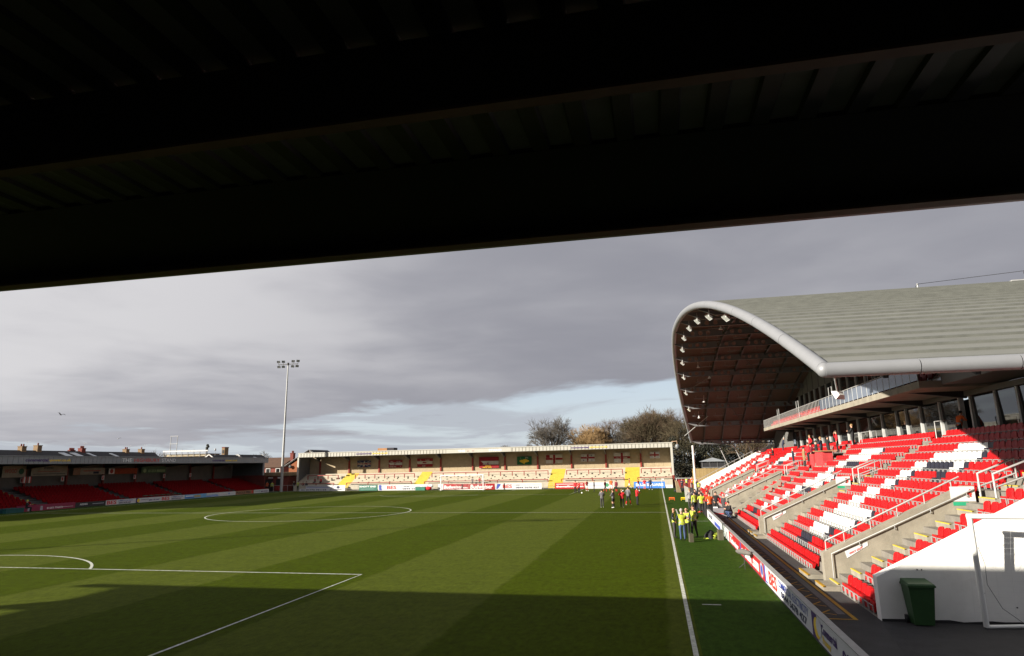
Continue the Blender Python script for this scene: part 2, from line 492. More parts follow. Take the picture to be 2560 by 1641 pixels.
# yellow lines of the path
flat_strip('path_edge_line', [(36.8, 11.15), (36.8, 50)], 0.11, yellow_p, 0.010)
flat_strip('path_end_line', [(36.8, 11.2), (35.75, 11.2)], 0.08, yellow_p, 0.011)
flat_strip('path_kerb_strip', [(36.6, 11.8), (36.6, 50)], 0.2, M('kerb_grey', (0.11, 0.11, 0.115), 0.85, 0.2, 3), 0.008)
for i in range(34):
    y = 11.7+i*1.1
    flat_strip('path_hatch_mark', [(35.7, y), (36.15, y+0.22), (36.45, y)], 0.055, yellow_p, 0.010)
    flat_strip('path_hatch_mark', [(36.12, y+0.2), (36.42, y+0.62)], 0.05, yellow_p, 0.012)

# ---------------------------------------------------------------- roof of the near stand, overhead
nroof = thing('overhead_stand', 'dark steel roof of the stand overhead with ribbed sheeting and deep beams', 'stand', (20, -6, 0))
deck_m = M('roof_underside', (0.125, 0.124, 0.115), 0.75, 0.2, 1.5)
beam_m = M('roof_beam_paint', (0.020, 0.019, 0.018), 0.6, 0.2, 2)
flange_m = M('rusty_flange', (0.085, 0.050, 0.034), 0.75, 0.45, 0.9)
NX0, NX1 = -7.2, 46
for k in range(7):
    x0 = NX0+k*(NX1-NX0)/7; x1 = NX0+(k+1)*(NX1-NX0)/7
    b = MB(); b.box(x0, x1, -14, -0.80, 8.36, 8.44, deck_m); b.build('roof_sheet', nroof)
    b = MB(); b.prism([(-0.81, 8.30), (-0.81, 8.42), (0.52, 7.74), (0.46, 7.66)], 'x', x0, x1, beam_m); b.build('eave_sheet', nroof)
rib_d = MB(); rib_d.prism([(-0.13, 0.14), (-0.10, 0.085), (0.10, 0.085), (0.13, 0.14)], 'y', -13.9, -0.82, beam_m)
rib_me = rib_d.data('rib')
for i in range(int((NX1-8)/0.552)):
    o = obj('rib', rib_me, nroof, (8+i*0.552, 0, 8.22))
def ibeam(y, zb, zt, fw_, name='beam'):
    b = MB()
    b.box(NX0, NX1, y-0.02, y+0.02, zb+0.03, zt, beam_m)
    b.box(NX0, NX1, y-fw_/2, y+fw_/2, zt-0.03, zt-0.001, beam_m)
    o = b.build(name, nroof)
    f = MB(); f.box(NX0, NX1, y-fw_/2, y+fw_/2, zb, zb+0.03, flange_m); f.build('flange', o)
    return o
ibeam(-3.33, 7.49, 8.30, 0.15); ibeam(-7.4, 7.49, 8.30, 0.15); ibeam(-11.2, 7.49, 8.30, 0.15)
b = MB()
b.box(NX0, NX1, 0.46, 0.50, 7.52, 7.70, beam_m); b.box(NX0, NX1, 0.28, 0.50, 7.49, 7.52, flange_m)
b.build('front_beam', nroof)
b = MB(); b.box(NX0, NX1, 0.505, 0.60, 7.50, 7.735, steel_g); b.build('fascia', nroof)
b = MB(); b.box(NX0, NX1, -14.2, -14, 0, 8.5, concrete_d); b.build('rear_wall', nroof)
for x in (NX0, NX1):
    b = MB(); b.box(x-0.1, x+0.1, -13.95, -6.0, 0, 8.3, concrete_d); b.build('end_wall', nroof)
for i in range(10):
    b = MB(); b.box(NX0+0.15, NX1-0.15, -13.95, -6.2-i*0.75, 0.25*i+0.001*(i > 0), 0.25*(i+1), concrete_d); b.build('terrace_step', nroof)
for x in range(-4, 45, 8):
    b = MB(); b.box(x-0.1, x+0.1, -13.9, -13.7, 2.5, 8.2, beam_m); b.build('rear_column', nroof)

# ---------------------------------------------------------------- arched grandstand on the right
gs = thing('grandstand', 'grandstand with arched grey roof and red seats spelling letters in white', 'grandstand', (44, 50, 0))
GY0, GY1 = 11.5, 88.0
NR = 14
TX = lambda i: 37.03+0.70*i            # front of tread i
TZ = lambda i: 0.02 if i == 0 else -0.03+0.387*i
BX = lambda i: 37.65+0.70*i            # seat back of row i
for i in range(NR):
    b = MB()
    x0 = 37.42 if i == 0 else TX(i)
    b.box(x0, TX(i+1)+0.02 if i < NR-1 else 48.2, GY0, GY1, -0.02 if i < 2 else TZ(i)-0.75, TZ(i), concrete_d)
    b.build('terrace_step', gs)
def slope_wall(name, y0, y1, poly, mat): 
    b = MB(); b.prism(poly, 'y', y0, y1, mat); return b.build(name, gs)
slope_wall('end_wall', 11.15, 11.5, [(37.42, -0.02), (37.42, 1.1), (47.4, 6.15), (52.0, 6.15), (52.0, -0.02)], white_paint)
slope_wall('end_wall', 88.0, 88.35, [(37.42, -0.02), (37.42, 1.15), (47.4, 6.15), (52.0, 6.15), (52.0, -0.02)], white_paint)
rt_ = random.Random(5); pts_ = [(37.42+0.32*k, 0.03+0.05*rt_.random()) for k in range(32)]
b = MB(); b.prism([(37.42, 0.0)]+pts_+[(pts_[-1][0], 0.0)], 'y', 11.115, 11.148, tarmac); b.build('tar_edge', gs)
for x_, z_ in ((38.42, 1.30), (38.52, 1.30), (39.9, 0.75), (40.6, 0.42)):
    b = MB(); b.tube([(x_, 11.13, z_), (x_, 11.15, z_)], 0.018, dark_steel, 6); b.build('wall_fixing', gs)
WALLS = [16.45, 31.0, 51.0, 67.0]
AISLES = [(15.25, 16.4), (29.8, 30.95), (44.65, 45.8), (49.8, 50.95), (65.8, 66.95), (82.5, 83.6)]
for wi, wy in enumerate(WALLS):
    w = slope_wall('divider_wall', wy, wy+0.36, [(37.3, -0.02), (37.3, 1.02), (37.75, 1.22), (41.95, 3.22), (42.25, 3.22), (42.25, 1.2), (39.5, -0.02)], concrete)
    b = MB()
    yy = wy+0.18
    a0, a1 = Vector((37.45, yy, 1.40)), Vector((41.9, yy, 3.52))
    b.tube([(37.45, yy, 1.05), a0, a1], 0.028, galv, 7)
    for t in (0.14, 0.34, 0.54, 0.74, 0.94):
        q = a0.lerp(a1, t); b.tube([q, q-Vector((0, 0, 0.34))], 0.02, galv, 6)
    b.build('top_rail', w)
    b = MB(); yy = wy-0.07
    a0, a1 = Vector((37.55, yy, 1.0)), Vector((42.2, yy, 3.12))
    b.tube([(37.55, yy, 0.1), a0, a1], 0.022, galv, 6)
    for t in (0.2, 0.45, 0.7, 0.95):
        q = a0.lerp(a1, t); b.tube([q, q-Vector((0, 0, 0.14)), q+Vector((0, 0.08, -0.14))], 0.015, galv, 5)
    b.build('face_rail', w)
    if wi < 2:
        b = MB(); b.box(41.5, 42.24, wy-0.012, wy-0.002, 2.72, 3.20, board_white)
        put_text(b, '4' if wi == 0 else '3', True, (41.98, wy-0.012, 2.86), (1, 0, 0), (0, 0, 1), 0.16, 0.26, ink_red)
        b.box(41.55, 42.0, wy-0.011, wy-0.001, 2.58, 2.70, M('exit_green', (0.02, 0.30, 0.16), 0.5))
        b.build('block_sign', w)
        b = MB(); b.prism([(38.0, 1.08), (38.05, 0.86), (38.75, 1.28), (38.75, 1.40)], 'y', wy-0.014, wy-0.003, board_white)
        put_text(b, 'WAY OUT', True, (38.12, wy-0.014, 0.97), Vector((0.9, 0, 0.43)), (0, 0, 1), 0.5, 0.07, ink_red)
        b.build('wall_notice', w)
    # loop of handrail at the upper end of the wall
    for dy in (-0.95, 0.1):
        b = MB(); b.tube([(42.45, wy+dy, 2.6), (42.45, wy+dy, 3.62), (43.6, wy+dy, 4.10), (43.6, wy+dy, 3.1)], 0.04, galv, 8)
        b.tube([(42.45, wy+dy, 3.2), (43.6, wy+dy, 3.62)], 0.03, galv, 6)
        b.build('stair_rail', gs)
# low ramp wall by the middle gangway
slope_wall('ramp_wall', 46.2, 46.5, [(37.5, -0.02), (37.5, 0.35), (41.3, 2.62), (41.3, 0.5), (39, -0.02)], concrete)
slope_wall('ramp_wall', 49.6, 49.75, [(37.5, -0.02), (37.5, 0.35), (40.4, 2.05), (40.4, 0.5), (39, -0.02)], concrete)
# aisle steps with yellow nosings
for (a0, a1) in AISLES:
    for i in range(NR-1):
        b = MB(); xx = TX(i+1)-0.33
        b.box(xx, TX(i+1)+0.005, a0+0.03, a1-0.03, TZ(i)-0.01, TZ(i)+0.19, concrete)
        if a0 < 16 or (a0 < 31 and 5 < i < 9): b.box(xx-0.006, xx+0.06, a0+0.03, a1-0.03, TZ(i)+0.165, TZ(i)+0.197, yellow_b)
        b.build('aisle_step', gs)
for (y0, y1) in ((15.15, 16.3), (17.4, 18.9), (29.9, 30.9), (31.8, 33.3)):
    b = MB(); b.box(36.92, 37.44, y0, y1, -0.01, 0.15, concrete); b.box(36.91, 37.0, y0, y1, 0.12, 0.156, yellow_p)
    b.build('entry_step', gs)

# ---- seats
def seat_meshes(mat, frame=True):
    b = MB()
    # back rest, rounded top, slightly reclined
    out = [(-0.205, 0.17), (-0.215, 0.30), (-0.215, 0.43), (-0.19, 0.49), (-0.13, 0.525), (0, 0.535), (0.13, 0.525), (0.19, 0.49), (0.215, 0.43), (0.215, 0.30), (0.205, 0.17)]
    n = len(out)
    def bk(p, d):
        y, z = p
        dish = 0.05*(1-(y/0.215)**2)
        return (-0.02+(z-0.17)*0.16+dish*0.8+d, y, z)
    v = [bk(p, 0) for p in out]+[bk(p, 0.035) for p in out]
    cfr = len(v); v += [(-0.02+0.15*0.16+0.045, 0, 0.33), (-0.02+0.15*0.16+0.08, 0, 0.33)]
    f = [(i, (i+1) % n, cfr) for i in range(n)]+[((i+1) % n+n, i+n, cfr+1) for i in range(n)]+[(i+n, (i+1) % n+n, (i+1) % n, i) for i in range(n)]
    b.mesh(v, f, mat, False)
    # tipped-up pan
    b.mesh([(-0.19, -0.20, 0.05), (-0.19, 0.20, 0.05), (-0.15, 0.20, 0.05), (-0.15, -0.20, 0.05), (-0.17, -0.205, 0.29), (-0.17, 0.205, 0.29), (-0.05, 0.205, 0.27), (-0.05, -0.205, 0.27)],
           [(3, 2, 1, 0), (4, 5, 6, 7), (0, 1, 5, 4), (1, 2, 6, 5), (2, 3, 7, 6), (3, 0, 4, 7)], mat)
    fr = MB()
    fr.bar((-0.215, -0.175, 0.0), (-0.215, -0.175, 0.215), 0.022, 0.022, galv)
    fr.bar((-0.215, 0.175, 0.0), (-0.215, 0.175, 0.215), 0.022, 0.022, galv)
    fr.bar((-0.215, -0.185, 0.215), (-0.215, 0.185, 0.215), 0.022, 0.022, galv)
    fr.bar((-0.20, 0.215, 0.04), (0.0, 0.215, 0.20), 0.02, 0.03, dark_steel)
    return b, fr
SEAT = {}
for k, mt in (('R', seat_red), ('W', seat_white), ('K', seat_black)):
    sb, fb = seat_meshes(mt); SEAT[k] = (sb, fb, sb.data('seat'), fb.data('seat_frame'))
LETTERS = [(1, 23.43, 25.49, 'K'), (1, 39.73, 41.42, 'K'), (1, 56.64, 60.8, 'W'), (2, 22.21, 23.03, 'K'), (2, 23.03, 26.09, 'W'), (2, 39.46, 41.13, 'W'), (2, 63.9, 65.4, 'W'), (2, 80.2, 81.9, 'W'), (3, 21.48, 21.88, 'K'), (3, 21.88, 26.77, 'W'), (3, 39.12, 40.9, 'W'), (3, 63.9, 65.4, 'W'), (3, 79.95, 81.67, 'W'), (4, 21.36, 21.81, 'K'), (4, 21.81, 26.97, 'W'), (4, 38.65, 38.99, 'K'), (4, 38.99, 40.59, 'W'), (4, 63.59, 64.83, 'W'), (4, 79.91, 81.48, 'W'), (5, 24.99, 25.25, 'K'), (5, 25.25, 26.92, 'W'), (5, 35.9, 38.68, 'K'), (5, 38.68, 40.47, 'W'), (5, 63.41, 64.94, 'W'), (5, 79.87, 81.33, 'W'), (6, 24.9, 25.16, 'K'), (6, 25.16, 26.77, 'W'), (6, 35.48, 35.84, 'K'), (6, 35.84, 40.32, 'W'), (6, 63.27, 64.69, 'W'), (6, 77.02, 81.21, 'W'), (7, 24.85, 25.15, 'K'), (7, 25.15, 26.65, 'W'), (7, 35.32, 35.76, 'K'), (7, 35.76, 40.04, 'W'), (7, 63.15, 64.31, 'W'), (7, 76.72, 80.3, 'W'), (8, 21.52, 22.31, 'K'), (8, 24.76, 25.04, 'K'), (8, 25.04, 26.55, 'W'), (8, 38.17, 38.59, 'K'), (8, 38.59, 39.81, 'W'), (8, 62.91, 64.3, 'W'), (8, 79.15, 80.56, 'W'), (9, 21.05, 21.47, 'K'), (9, 21.47, 22.43, 'W'), (9, 22.43, 25.0, 'K'), (9, 25.0, 26.47, 'W'), (9, 35.18, 38.25, 'K'), (9, 38.25, 39.85, 'W'), (9, 59.99, 62.7, 'K'), (9, 62.7, 64.15, 'W'), (9, 76.26, 78.77, 'K'), (9, 78.77, 80.53, 'W'), (10, 20.99, 21.39, 'K'), (10, 21.39, 25.97, 'W'), (10, 35.18, 35.54, 'K'), (10, 35.54, 39.89, 'W'), (10, 60.84, 66.4, 'W'), (10, 75.7, 80.5, 'W'), (11, 21.93, 22.29, 'K'), (11, 22.33, 24.96, 'W'), (11, 35.1, 35.36, 'K'), (11, 35.36, 39.72, 'W'), (11, 61.0, 66.37, 'W'), (11, 75.92, 80.09, 'W')]
def seat_colour(i, y):
    for (r, a, b_, c) in LETTERS:
        if r == i and a-0.1 <= y < b_-0.1+0.05*(c == 'K'): return c
    return 'R'
SP = 0.465
seats = []
for i in range(NR):
    gaps = list(AISLES)
    for wy in WALLS:
        if i <= 7: gaps.append((wy-0.1, wy+0.5))
    if i == 0: gaps += [(16.3, 19.1), (30.9, 33.8), (50.9, 53.0), (66.9, 69)]
    if i <= 3: gaps.append((45.6, 51.2))
    if i <= 5: gaps.append((70.5, 74.5))
    if 9 <= i <= 11: gaps.append((43.3, 47.9))           # desk among the press rows
    cuts = sorted(gaps); segs = []; y = GY0+0.15
    for a, c in cuts:
        if a > y: segs.append((y, a))
        y = max(y, c)
    segs.append((y, GY1-0.2))
    for a, c in segs:
        n = int((c-a)/SP)
        if n < 1: continue
        off = (c-a-n*SP)/2
        for k in range(n):
            yy = a+off+SP*(k+0.5)
            seats.append((i, yy, seat_colour(i, yy), (Vector((BX(i), yy, TZ(i)))-CAM_P).length))
seats.sort(key=lambda s: s[3])
rest = MB(); restf = MB()
for n, (i, yy, c, d) in enumerate(seats):
    loc = Vector((BX(i), yy, TZ(i)))
    if n < 300:
        o = obj('seat', SEAT[c][2], gs, loc); o.rotation_euler = (0, R(random.uniform(-2.5, 2.5)), R(random.uniform(-2, 2)))
        f = obj('seat_frame', SEAT[c][3], o, loc)
    else:
        src = SEAT[c][0]; rest.mesh([Vector(p)+loc for p in src.v], src.f, src.mats[0])
        if d < 75:
            src = SEAT[c][1]
            nb = len(rest.v); rest.v += [tuple(Vector(p)+loc) for p in src.v]
            for f_, mi_ in zip(src.f, src.mi):
                rest.f.append(tuple(q+nb for q in f_)); rest.mi.append(rest.m(src.mats[mi_])); rest.sm.append(False)
stuff(rest.build('seat_rows', gs, fixn=False))

# ---- roof
RZ = lambda y: 6.94+8.85*(1-((y-50)/38.0)**2)
RXF = lambda y: 36.95-2.75*(1-((y-50)/38.0)**2)*(0.70+0.30*min(1.0, max(0.0, (y-16)/34.0)))
roof = MB(); 
ys = [12.0]
while ys[-1] < 88-0.35:
    y = ys[-1]; sl = abs((RZ(y+0.1)-RZ(y))/0.1); ys.append(min(88.0, y+0.80/math.sqrt(1+sl*sl)))
XB = 57.0
seam_m = M('roof_seam', (0.105, 0.108, 0.096), 0.6)
roof_root = None
for k in range(len(ys)-1):
    a, c0 = ys[k], ys[k+1]; c = c0-(0.08 if c0 < 87.9 else 0)*(c0-a)/0.8
    t = 0.10
    b = MB()
    v = [(RXF(a), a, RZ(a)), (XB, a, RZ(a)), (XB, c, RZ(c)), (RXF(c), c, RZ(c)), (RXF(a), a, RZ(a)-t), (XB, a, RZ(a)-t), (XB, c, RZ(c)-t), (RXF(c), c, RZ(c)-t)]
    b.mesh(v, [(0, 1, 2, 3), (7, 6, 5, 4), (0, 4, 5, 1), (1, 5, 6, 2), (2, 6, 7, 3), (3, 7, 4, 0)], roof_g)
    m_ = 0.07 if c-a > 0.2 else (c-a)*0.4
    r0 = a+(c-a)*m_/(c-a)
    h = 0.075
    b.mesh([(RXF(a)+0.1, a+0.002, RZ(a)-0.02), (XB, a+0.002, RZ(a)-0.02), (XB, r0, RZ(r0)-0.02), (RXF(a)+0.1, r0, RZ(r0)-0.02),
            (RXF(a)+0.1, a+0.002, RZ(a)+h), (XB, a+0.002, RZ(a)+h), (XB, r0, RZ(r0)+h), (RXF(a)+0.1, r0, RZ(r0)+h)],
           [(3, 2, 1, 0), (4, 5, 6, 7), (0, 1, 5, 4), (1, 2, 6, 5), (2, 3, 7, 6), (3, 0, 4, 7)], seam_m)
    o = b.build('roof_panel', gs, fixn=True)
# brown boarded soffit, in bays between the beams
BY = [87.4-5.36*k for k in range(15)]
sof_edges = [88.0]+[q for q in BY if 12 < q < 88]+[12.0]
for k in range(len(sof_edges)-1):
    c, a = sof_edges[k], sof_edges[k+1]
    if c-a < 0.05: continue
    b = MB(); N = 8
    for j in range(N):
        p = a+(c-a)*j/N; q = a+(c-a)*(j+1)/N
        dz = 0.17+(0.02 if j % 2 else 0)
        b.mesh([(RXF(p)+0.05, p, RZ(p)-dz), (52, p, RZ(p)-dz), (52, q, RZ(q)-dz), (RXF(q)+0.05, q, RZ(q)-dz)], [(0, 3, 2, 1)], soffit_m)
        b.mesh([(RXF(p)+0.05, p, RZ(p)-dz+0.04), (52, p, RZ(p)-dz+0.04), (52, q, RZ(q)-dz+0.04), (RXF(q)+0.05, q, RZ(q)-dz+0.04)], [(0, 1, 2, 3)], soffit_m)
    b.build('soffit_panel', gs, fixn=False)
# edge tube in jointed lengths
tr = 0.225
def tube_seg(pts, name='edge_tube'):
    b = MB(); b.tube(pts, tr, alu, 16, caps=True); return b.build(name, gs)
NSEG = 22
for k in range(NSEG):
    a = 12+76*k/NSEG; c = 12+76*(k+1)/NSEG-0.03
    tube_seg([(RXF(a+(c-a)*j/4)-0.02, a+(c-a)*j/4, RZ(a+(c-a)*j/4)-0.12) for j in range(5)])
x = RXF(12)-0.02
k = 0
while x < XB:
    x1 = min(XB, x+2.55)
    tube_seg([(x, 11.95, RZ(12)-0.16), (x1-0.03, 11.95, RZ(12)-0.16)])
    x = x1
b = MB(); b.ball((RXF(12)-0.02, 11.96, RZ(12)-0.15), tr+0.003, alu, 16, 10); b.build('tube_corner', gs)
# cellular beams
def cell_beam(y):
    b = MB(); zt = RZ(y)-0.24; zb = zt-0.56; x0 = RXF(y)+0.05; x1 = 49.5
    th = 0.012
    xs = x0+1.1
    # pointed front end
    b.prism([(x0, zt), (x0, zt-0.12), (xs, zb), (xs, zt)], 'y', y-th, y+th, steel_g)
    n = int((x1-xs)/0.66)
    cw = (x1-xs)/n
    for i in range(n):
        cx = xs+cw*(i+0.5); cz = (zt+zb)/2; r = 0.195
        NN = 12; outer = []; inner = []
        for j in range(NN):
            t = 2*math.pi*(j+0.5)/NN; ct, st = math.cos(t), math.sin(t)
            k_ = min(cw/2/max(abs(ct), 1e-6), 0.28/max(abs(st), 1e-6))
            outer.append((cx+ct*k_, cz+st*k_)); inner.append((cx+ct*r, cz+st*r))
        # make corners exact
        for sx in (-1, 1):
            for sz in (-1, 1):
                q = min(range(NN), key=lambda j: (outer[j][0]-(cx+sx*cw/2))**2+(outer[j][1]-(cz+sz*0.28))**2)
                outer[q] = (cx+sx*cw/2, cz+sz*0.28)
        if i % 4 == 3: inner = [(cx+(p[0]-cx)*0.02, cz+(p[1]-cz)*0.02) for p in inner]
        for s in (-th, th):
            v = [(p[0], y+s, p[1]) for p in outer]+[(p[0], y+s, p[1]) for p in inner]
            b.mesh(v, [(j, (j+1) % NN, (j+1) % NN+NN, j+NN) for j in range(NN)], steel_g)
        v = [(p[0], y-th, p[1]) for p in inner]+[(p[0], y+th, p[1]) for p in inner]
        b.mesh(v, [(j, (j+1) % NN, (j+1) % NN+NN, j+NN) for j in range(NN)], steel_g)
    b.box(xs, x1, y-0.09, y+0.09, zt, zt+0.02, steel_g)
    b.box(xs, x1, y-0.09, y+0.09, zb-0.02, zb, steel_g)
    b.bar((x0, y, zt-0.13), (xs, y, zb-0.012), 0.18, 0.02, steel_g)
    return b.build('roof_beam', gs, fixn=False)
for y in BY:
    if 15 < y < 88: cell_beam(y)
# purlins along the arch
for px in (38.6, 41.0, 43.4, 45.8, 48.2):
    b = MB(); N = 40
    pts = [(12+76*j/N) for j in range(N+1)]
    for j in range(N):
        b.bar((px, pts[j], RZ(pts[j])-0.34), (px, pts[j+1], RZ(pts[j+1])-0.34), 0.14, 0.26, dark_steel, (0, 0, 1))
    b.build('purlin', gs)
# light troughs fixed between the beams (white strips)
for k, y in enumerate(BY):
    if not 30 < y < 84: continue
    for px in (37.6, 40.2, 42.6, 45.2):
        b = MB(); yy = y-2.6
        b.box(px-0.75, px+0.75, yy-0.05, yy+0.05, RZ(yy)-0.62, RZ(yy)-0.55, steel_g)
        b.tube([(px-0.5, yy, RZ(yy)-0.56), (px-0.5, yy, RZ(yy)-0.2)], 0.012, galv, 5)
        b.tube([(px+0.5, yy, RZ(yy)-0.56), (px+0.5, yy, RZ(yy)-0.2)], 0.012, galv, 5)
        b.build('light_trough', gs)
# bracing
b = MB()
b.tube([(35.9, 85.5, RZ(85.5)-0.5), (38.8, 79.8, RZ(79.8)-0.5)], 0.05, galv, 6)
b.tube([(36.2, 71.0, RZ(71)-0.6), (38.8, 66.5, RZ(66.5)-0.5)], 0.04, steel_g, 6)
b.tube([(41.0, 76, RZ(76)-0.6), (43.4, 82, RZ(82)-0.6)], 0.04, dark_steel, 6)
b.tube([(43.4, 66, RZ(66)-0.6), (41.0, 60, RZ(60)-0.6)], 0.04, dark_steel, 6)
b.build('roof_brace', gs)
b = MB(); b.tube([(37.05, 88.55, 0), (37.05, 88.55, 6.3)], 0.15, M('post_white', (0.6, 0.6, 0.58), 0.5), 12); b.build('support_post', gs)
for (x0, x1) in ((42.6, 41.3), (44.4, 43.3), (46.2, 45.2)):
    b = MB(); b.tube([(x1+0.9, 88.7, 2.2), (x1-0.6, 88.7, 6.1)], 0.06, galv, 8); b.build('rear_prop', gs)
b = MB(); b.tube([(37.5, 88.15, 1.55), (47.5, 88.15, 6.62)], 0.03, galv, 6)
for j in range(9):
    q = Vector((37.5, 88.15, 1.55)).lerp(Vector((47.5, 88.15, 6.62)), j/8); b.tube([q, q-Vector((0, 0, 0.45))], 0.02, galv, 5)
b.build('end_wall_rail', gs)
# rooftop vent, cable
b = MB()
b.box(51.2, 53.0, 29.9, 30.6, RZ(30)+0.06, RZ(30)+0.12, galv); b.tube([(52.1, 30.2, RZ(30)+0.1), (52.1, 30.2, RZ(30)+0.55)], 0.09, galv, 10)
b.tube([(52.1, 30.2, RZ(30)+0.5), (52.1, 30.2, RZ(30)+0.62)], 0.13, dark_steel, 10)
b.build('roof_vent', gs)
b = MB(); b.tube([(47.4, 32, RZ(32)+0.02), (47.4, 32, RZ(32)+0.3)], 0.05, galv, 6)
b.tube([(46.9, 31, RZ(31)+0.1), (47.4, 32, RZ(32)+0.28), (49.5, 31.3, RZ(31.3)+0.42), (52.1, 30.2, RZ(30)+0.66), (54, 29.6, RZ(29.6)+0.25)], 0.014, black_m, 5)
b.build('safety_line', gs)

# ---- lounge, balcony, back walls
mull_m = M('pale_mullion', (0.42, 0.42, 0.41), 0.5)
b = MB(); b.box(52.0, 52.3, 11.2, 88.3, 0, 5.9, clad); b.build('rear_wall', gs)
def arch_wall(x, y0, y1, zb, mat, name, n=24):
    b = MB()
    for j in range(n):
        a = y0+(y1-y0)*j/n; c = y0+(y1-y0)*(j+1)/n
        b.mesh([(x, a, zb), (x, c, zb), (x, c, max(zb+0.05, RZ(c)-0.16)), (x, a, max(zb+0.05, RZ(a)-0.16)), (x+0.12, a, zb), (x+0.12, c, zb), (x+0.12, c, max(zb+0.05, RZ(c)-0.16)), (x+0.12, a, max(zb+0.05, RZ(a)-0.16))],
               [(0, 3, 2, 1), (4, 5, 6, 7)], mat)
    return b.build(name, gs, fixn=False)
arch_wall(49.0, 14, 87.5, 11.5, clad, 'upper_wall')
for j in range(25):
    y = 20+2.6*j
    b = MB(); b.box(48.93, 48.995, y-0.03, y+0.03, 11.52, RZ(y)-0.2, clad)
    if RZ(y) > 12: b.build('cladding_joint', gs)
b = MB(); b.box(48.95, 49.1, 12, 87.5, 7.95, 8.5, clad); b.build('sill_wall', gs)
# upper windows
for j in range(20):
    y0 = 26.5+j*2.5
    b = MB(); b.box(49.02, 49.08, y0+0.06, y0+2.44, 8.5, 11.5, glass_m); b.build('window_pane', gs)
    b = MB(); b.box(48.90, 49.10, y0-0.09, y0+0.055, 8.5, 11.5, mull_m); b.build('mullion', gs)
b = MB(); b.box(45.0, 49.0, 27.3, 76.3, 7.58, 7.93, concrete); b.build('balcony_slab', gs)
for j in range(9):
    y = 30+j*5.5; b = MB(); b.prism([(45.4, 7.575), (48.15, 7.575), (48.15, 7.2)], 'y', y-0.12, y+0.12, dark_steel); b.build('balcony_bracket', gs)
b = MB(); b.box(46.0, 48.6, 20, 27.25, 7.7, 8.5, clad); b.build('canopy_box', gs)
# lower glazing
b = MB(); b.box(48.2, 48.32, 18, 75, 4.6, 5.0, clad); b.build('glazing_upstand', gs)
b = MB(); b.box(48.0, 48.4, 18, 75.5, 7.3, 7.57, clad); b.build('glazing_head', gs)
b = MB(); b.box(48.1, 48.5, 14, 75, 7.6, 10.5, clad)
lg = [18.0, 20.3, 22.6, 25.0, 27.0, 29.6, 30.9, 33.5, 36.4, 38.8, 40.6, 43.6, 46.6, 49.5, 52.5, 55.6, 58.7, 61.8, 65.0, 68.4, 71.7, 75]
for j in range(len(lg)-1):
    y0, y1 = lg[j], lg[j+1]
    if j != 5:
        b = MB(); o_ = 0.10 if y1 < 28 else 0.07            # panes lean out a little at the top
        b.prism([(48.27, 5.0), (48.31, 5.0), (48.31-o_, 7.3), (48.27-o_, 7.3)], 'y', y0+0.07, y1-0.07, glass_m); b.build('window_pane', gs)
    b = MB(); b.box(48.10, 48.34, y0-0.09, y0+0.09, 5.0, 7.3, mull_m); b.build('mullion', gs)
b = MB(); b.box(50.2, 50.3, 18, 75, 4.6, 7.5, black_m); b.build('lounge_interior_wall', gs)
for j in range(30):
    y = 75.3+j*0.42
    b = MB(); b.box(48.0, 48.08, y, y+0.40, 4.66, 7.9, clad); b.box(47.94, 48.01, y+0.15, y+0.25, 4.66, 7.9, clad)
    b.build('cladding_sheet', gs)
# balcony railings, glass and seats
gl_y = [27.5+1.02*j for j in range(20)]
for y in gl_y:
    b = MB(); b.box(45.04, 45.06, y+0.03, y+0.99, 8.0, 8.78, glass_b); b.build('balcony_pane', gs)
    b = MB(); b.tube([(45.05, y, 7.93), (45.05, y, 8.84)], 0.025, galv, 6); b.build('rail_post', gs)
b = MB(); b.tube([(45.05, 27.4, 8.84), (45.05, 76.2, 8.84)], 0.03, galv, 6); b.tube([(45.05, 48, 8.05), (45.05, 76.2, 8.05)], 0.015, galv, 5)
b.tube([(45.05, 76.2, 8.84), (48.9, 76.2, 8.84)], 0.03, galv, 6)
for y in (34.5, 44.0, 56.0, 66): b.tube([(45.1, y, 7.93), (45.1, y, 9.5), (45.1, y+0.9, 9.5), (45.1, y+0.9, 7.93)], 0.03, galv, 6)
b.build('balcony_rail', gs)
for j in range(57):
    y = 48.2+0.5*j
    b = MB(); b.tube([(45.05, y, 7.93), (45.05, y, 8.84)], 0.018, galv, 5); b.build('rail_bar', gs)
for r_ in range(2):
    for j in range(58 if r_ == 0 else 40):
        y = 29.5+0.78*j
        if y > 74: continue
        o = obj('balcony_seat', SEAT['R'][2], gs, (45.75+0.8*r_, y, 7.95+0.22*r_))
        o.scale = (1, 1.35, 1.25)
b = MB(); b.tube([(46.7, 18, 5.6), (46.7, 14.2, 5.6), (46.7, 14.2, 4.7)], 0.03, galv, 6)
for (x, y) in ((46.9, 43.4), (46.9, 45.9), (46.6, 29.6)):
    b.tube([(x-0.3, y, TZ(13)), (x-0.3, y, TZ(13)+1.0), (x+0.7, y, TZ(13)+1.1), (x+0.7, y, TZ(13))], 0.03, galv, 6)
b.build('gangway_rail', gs)
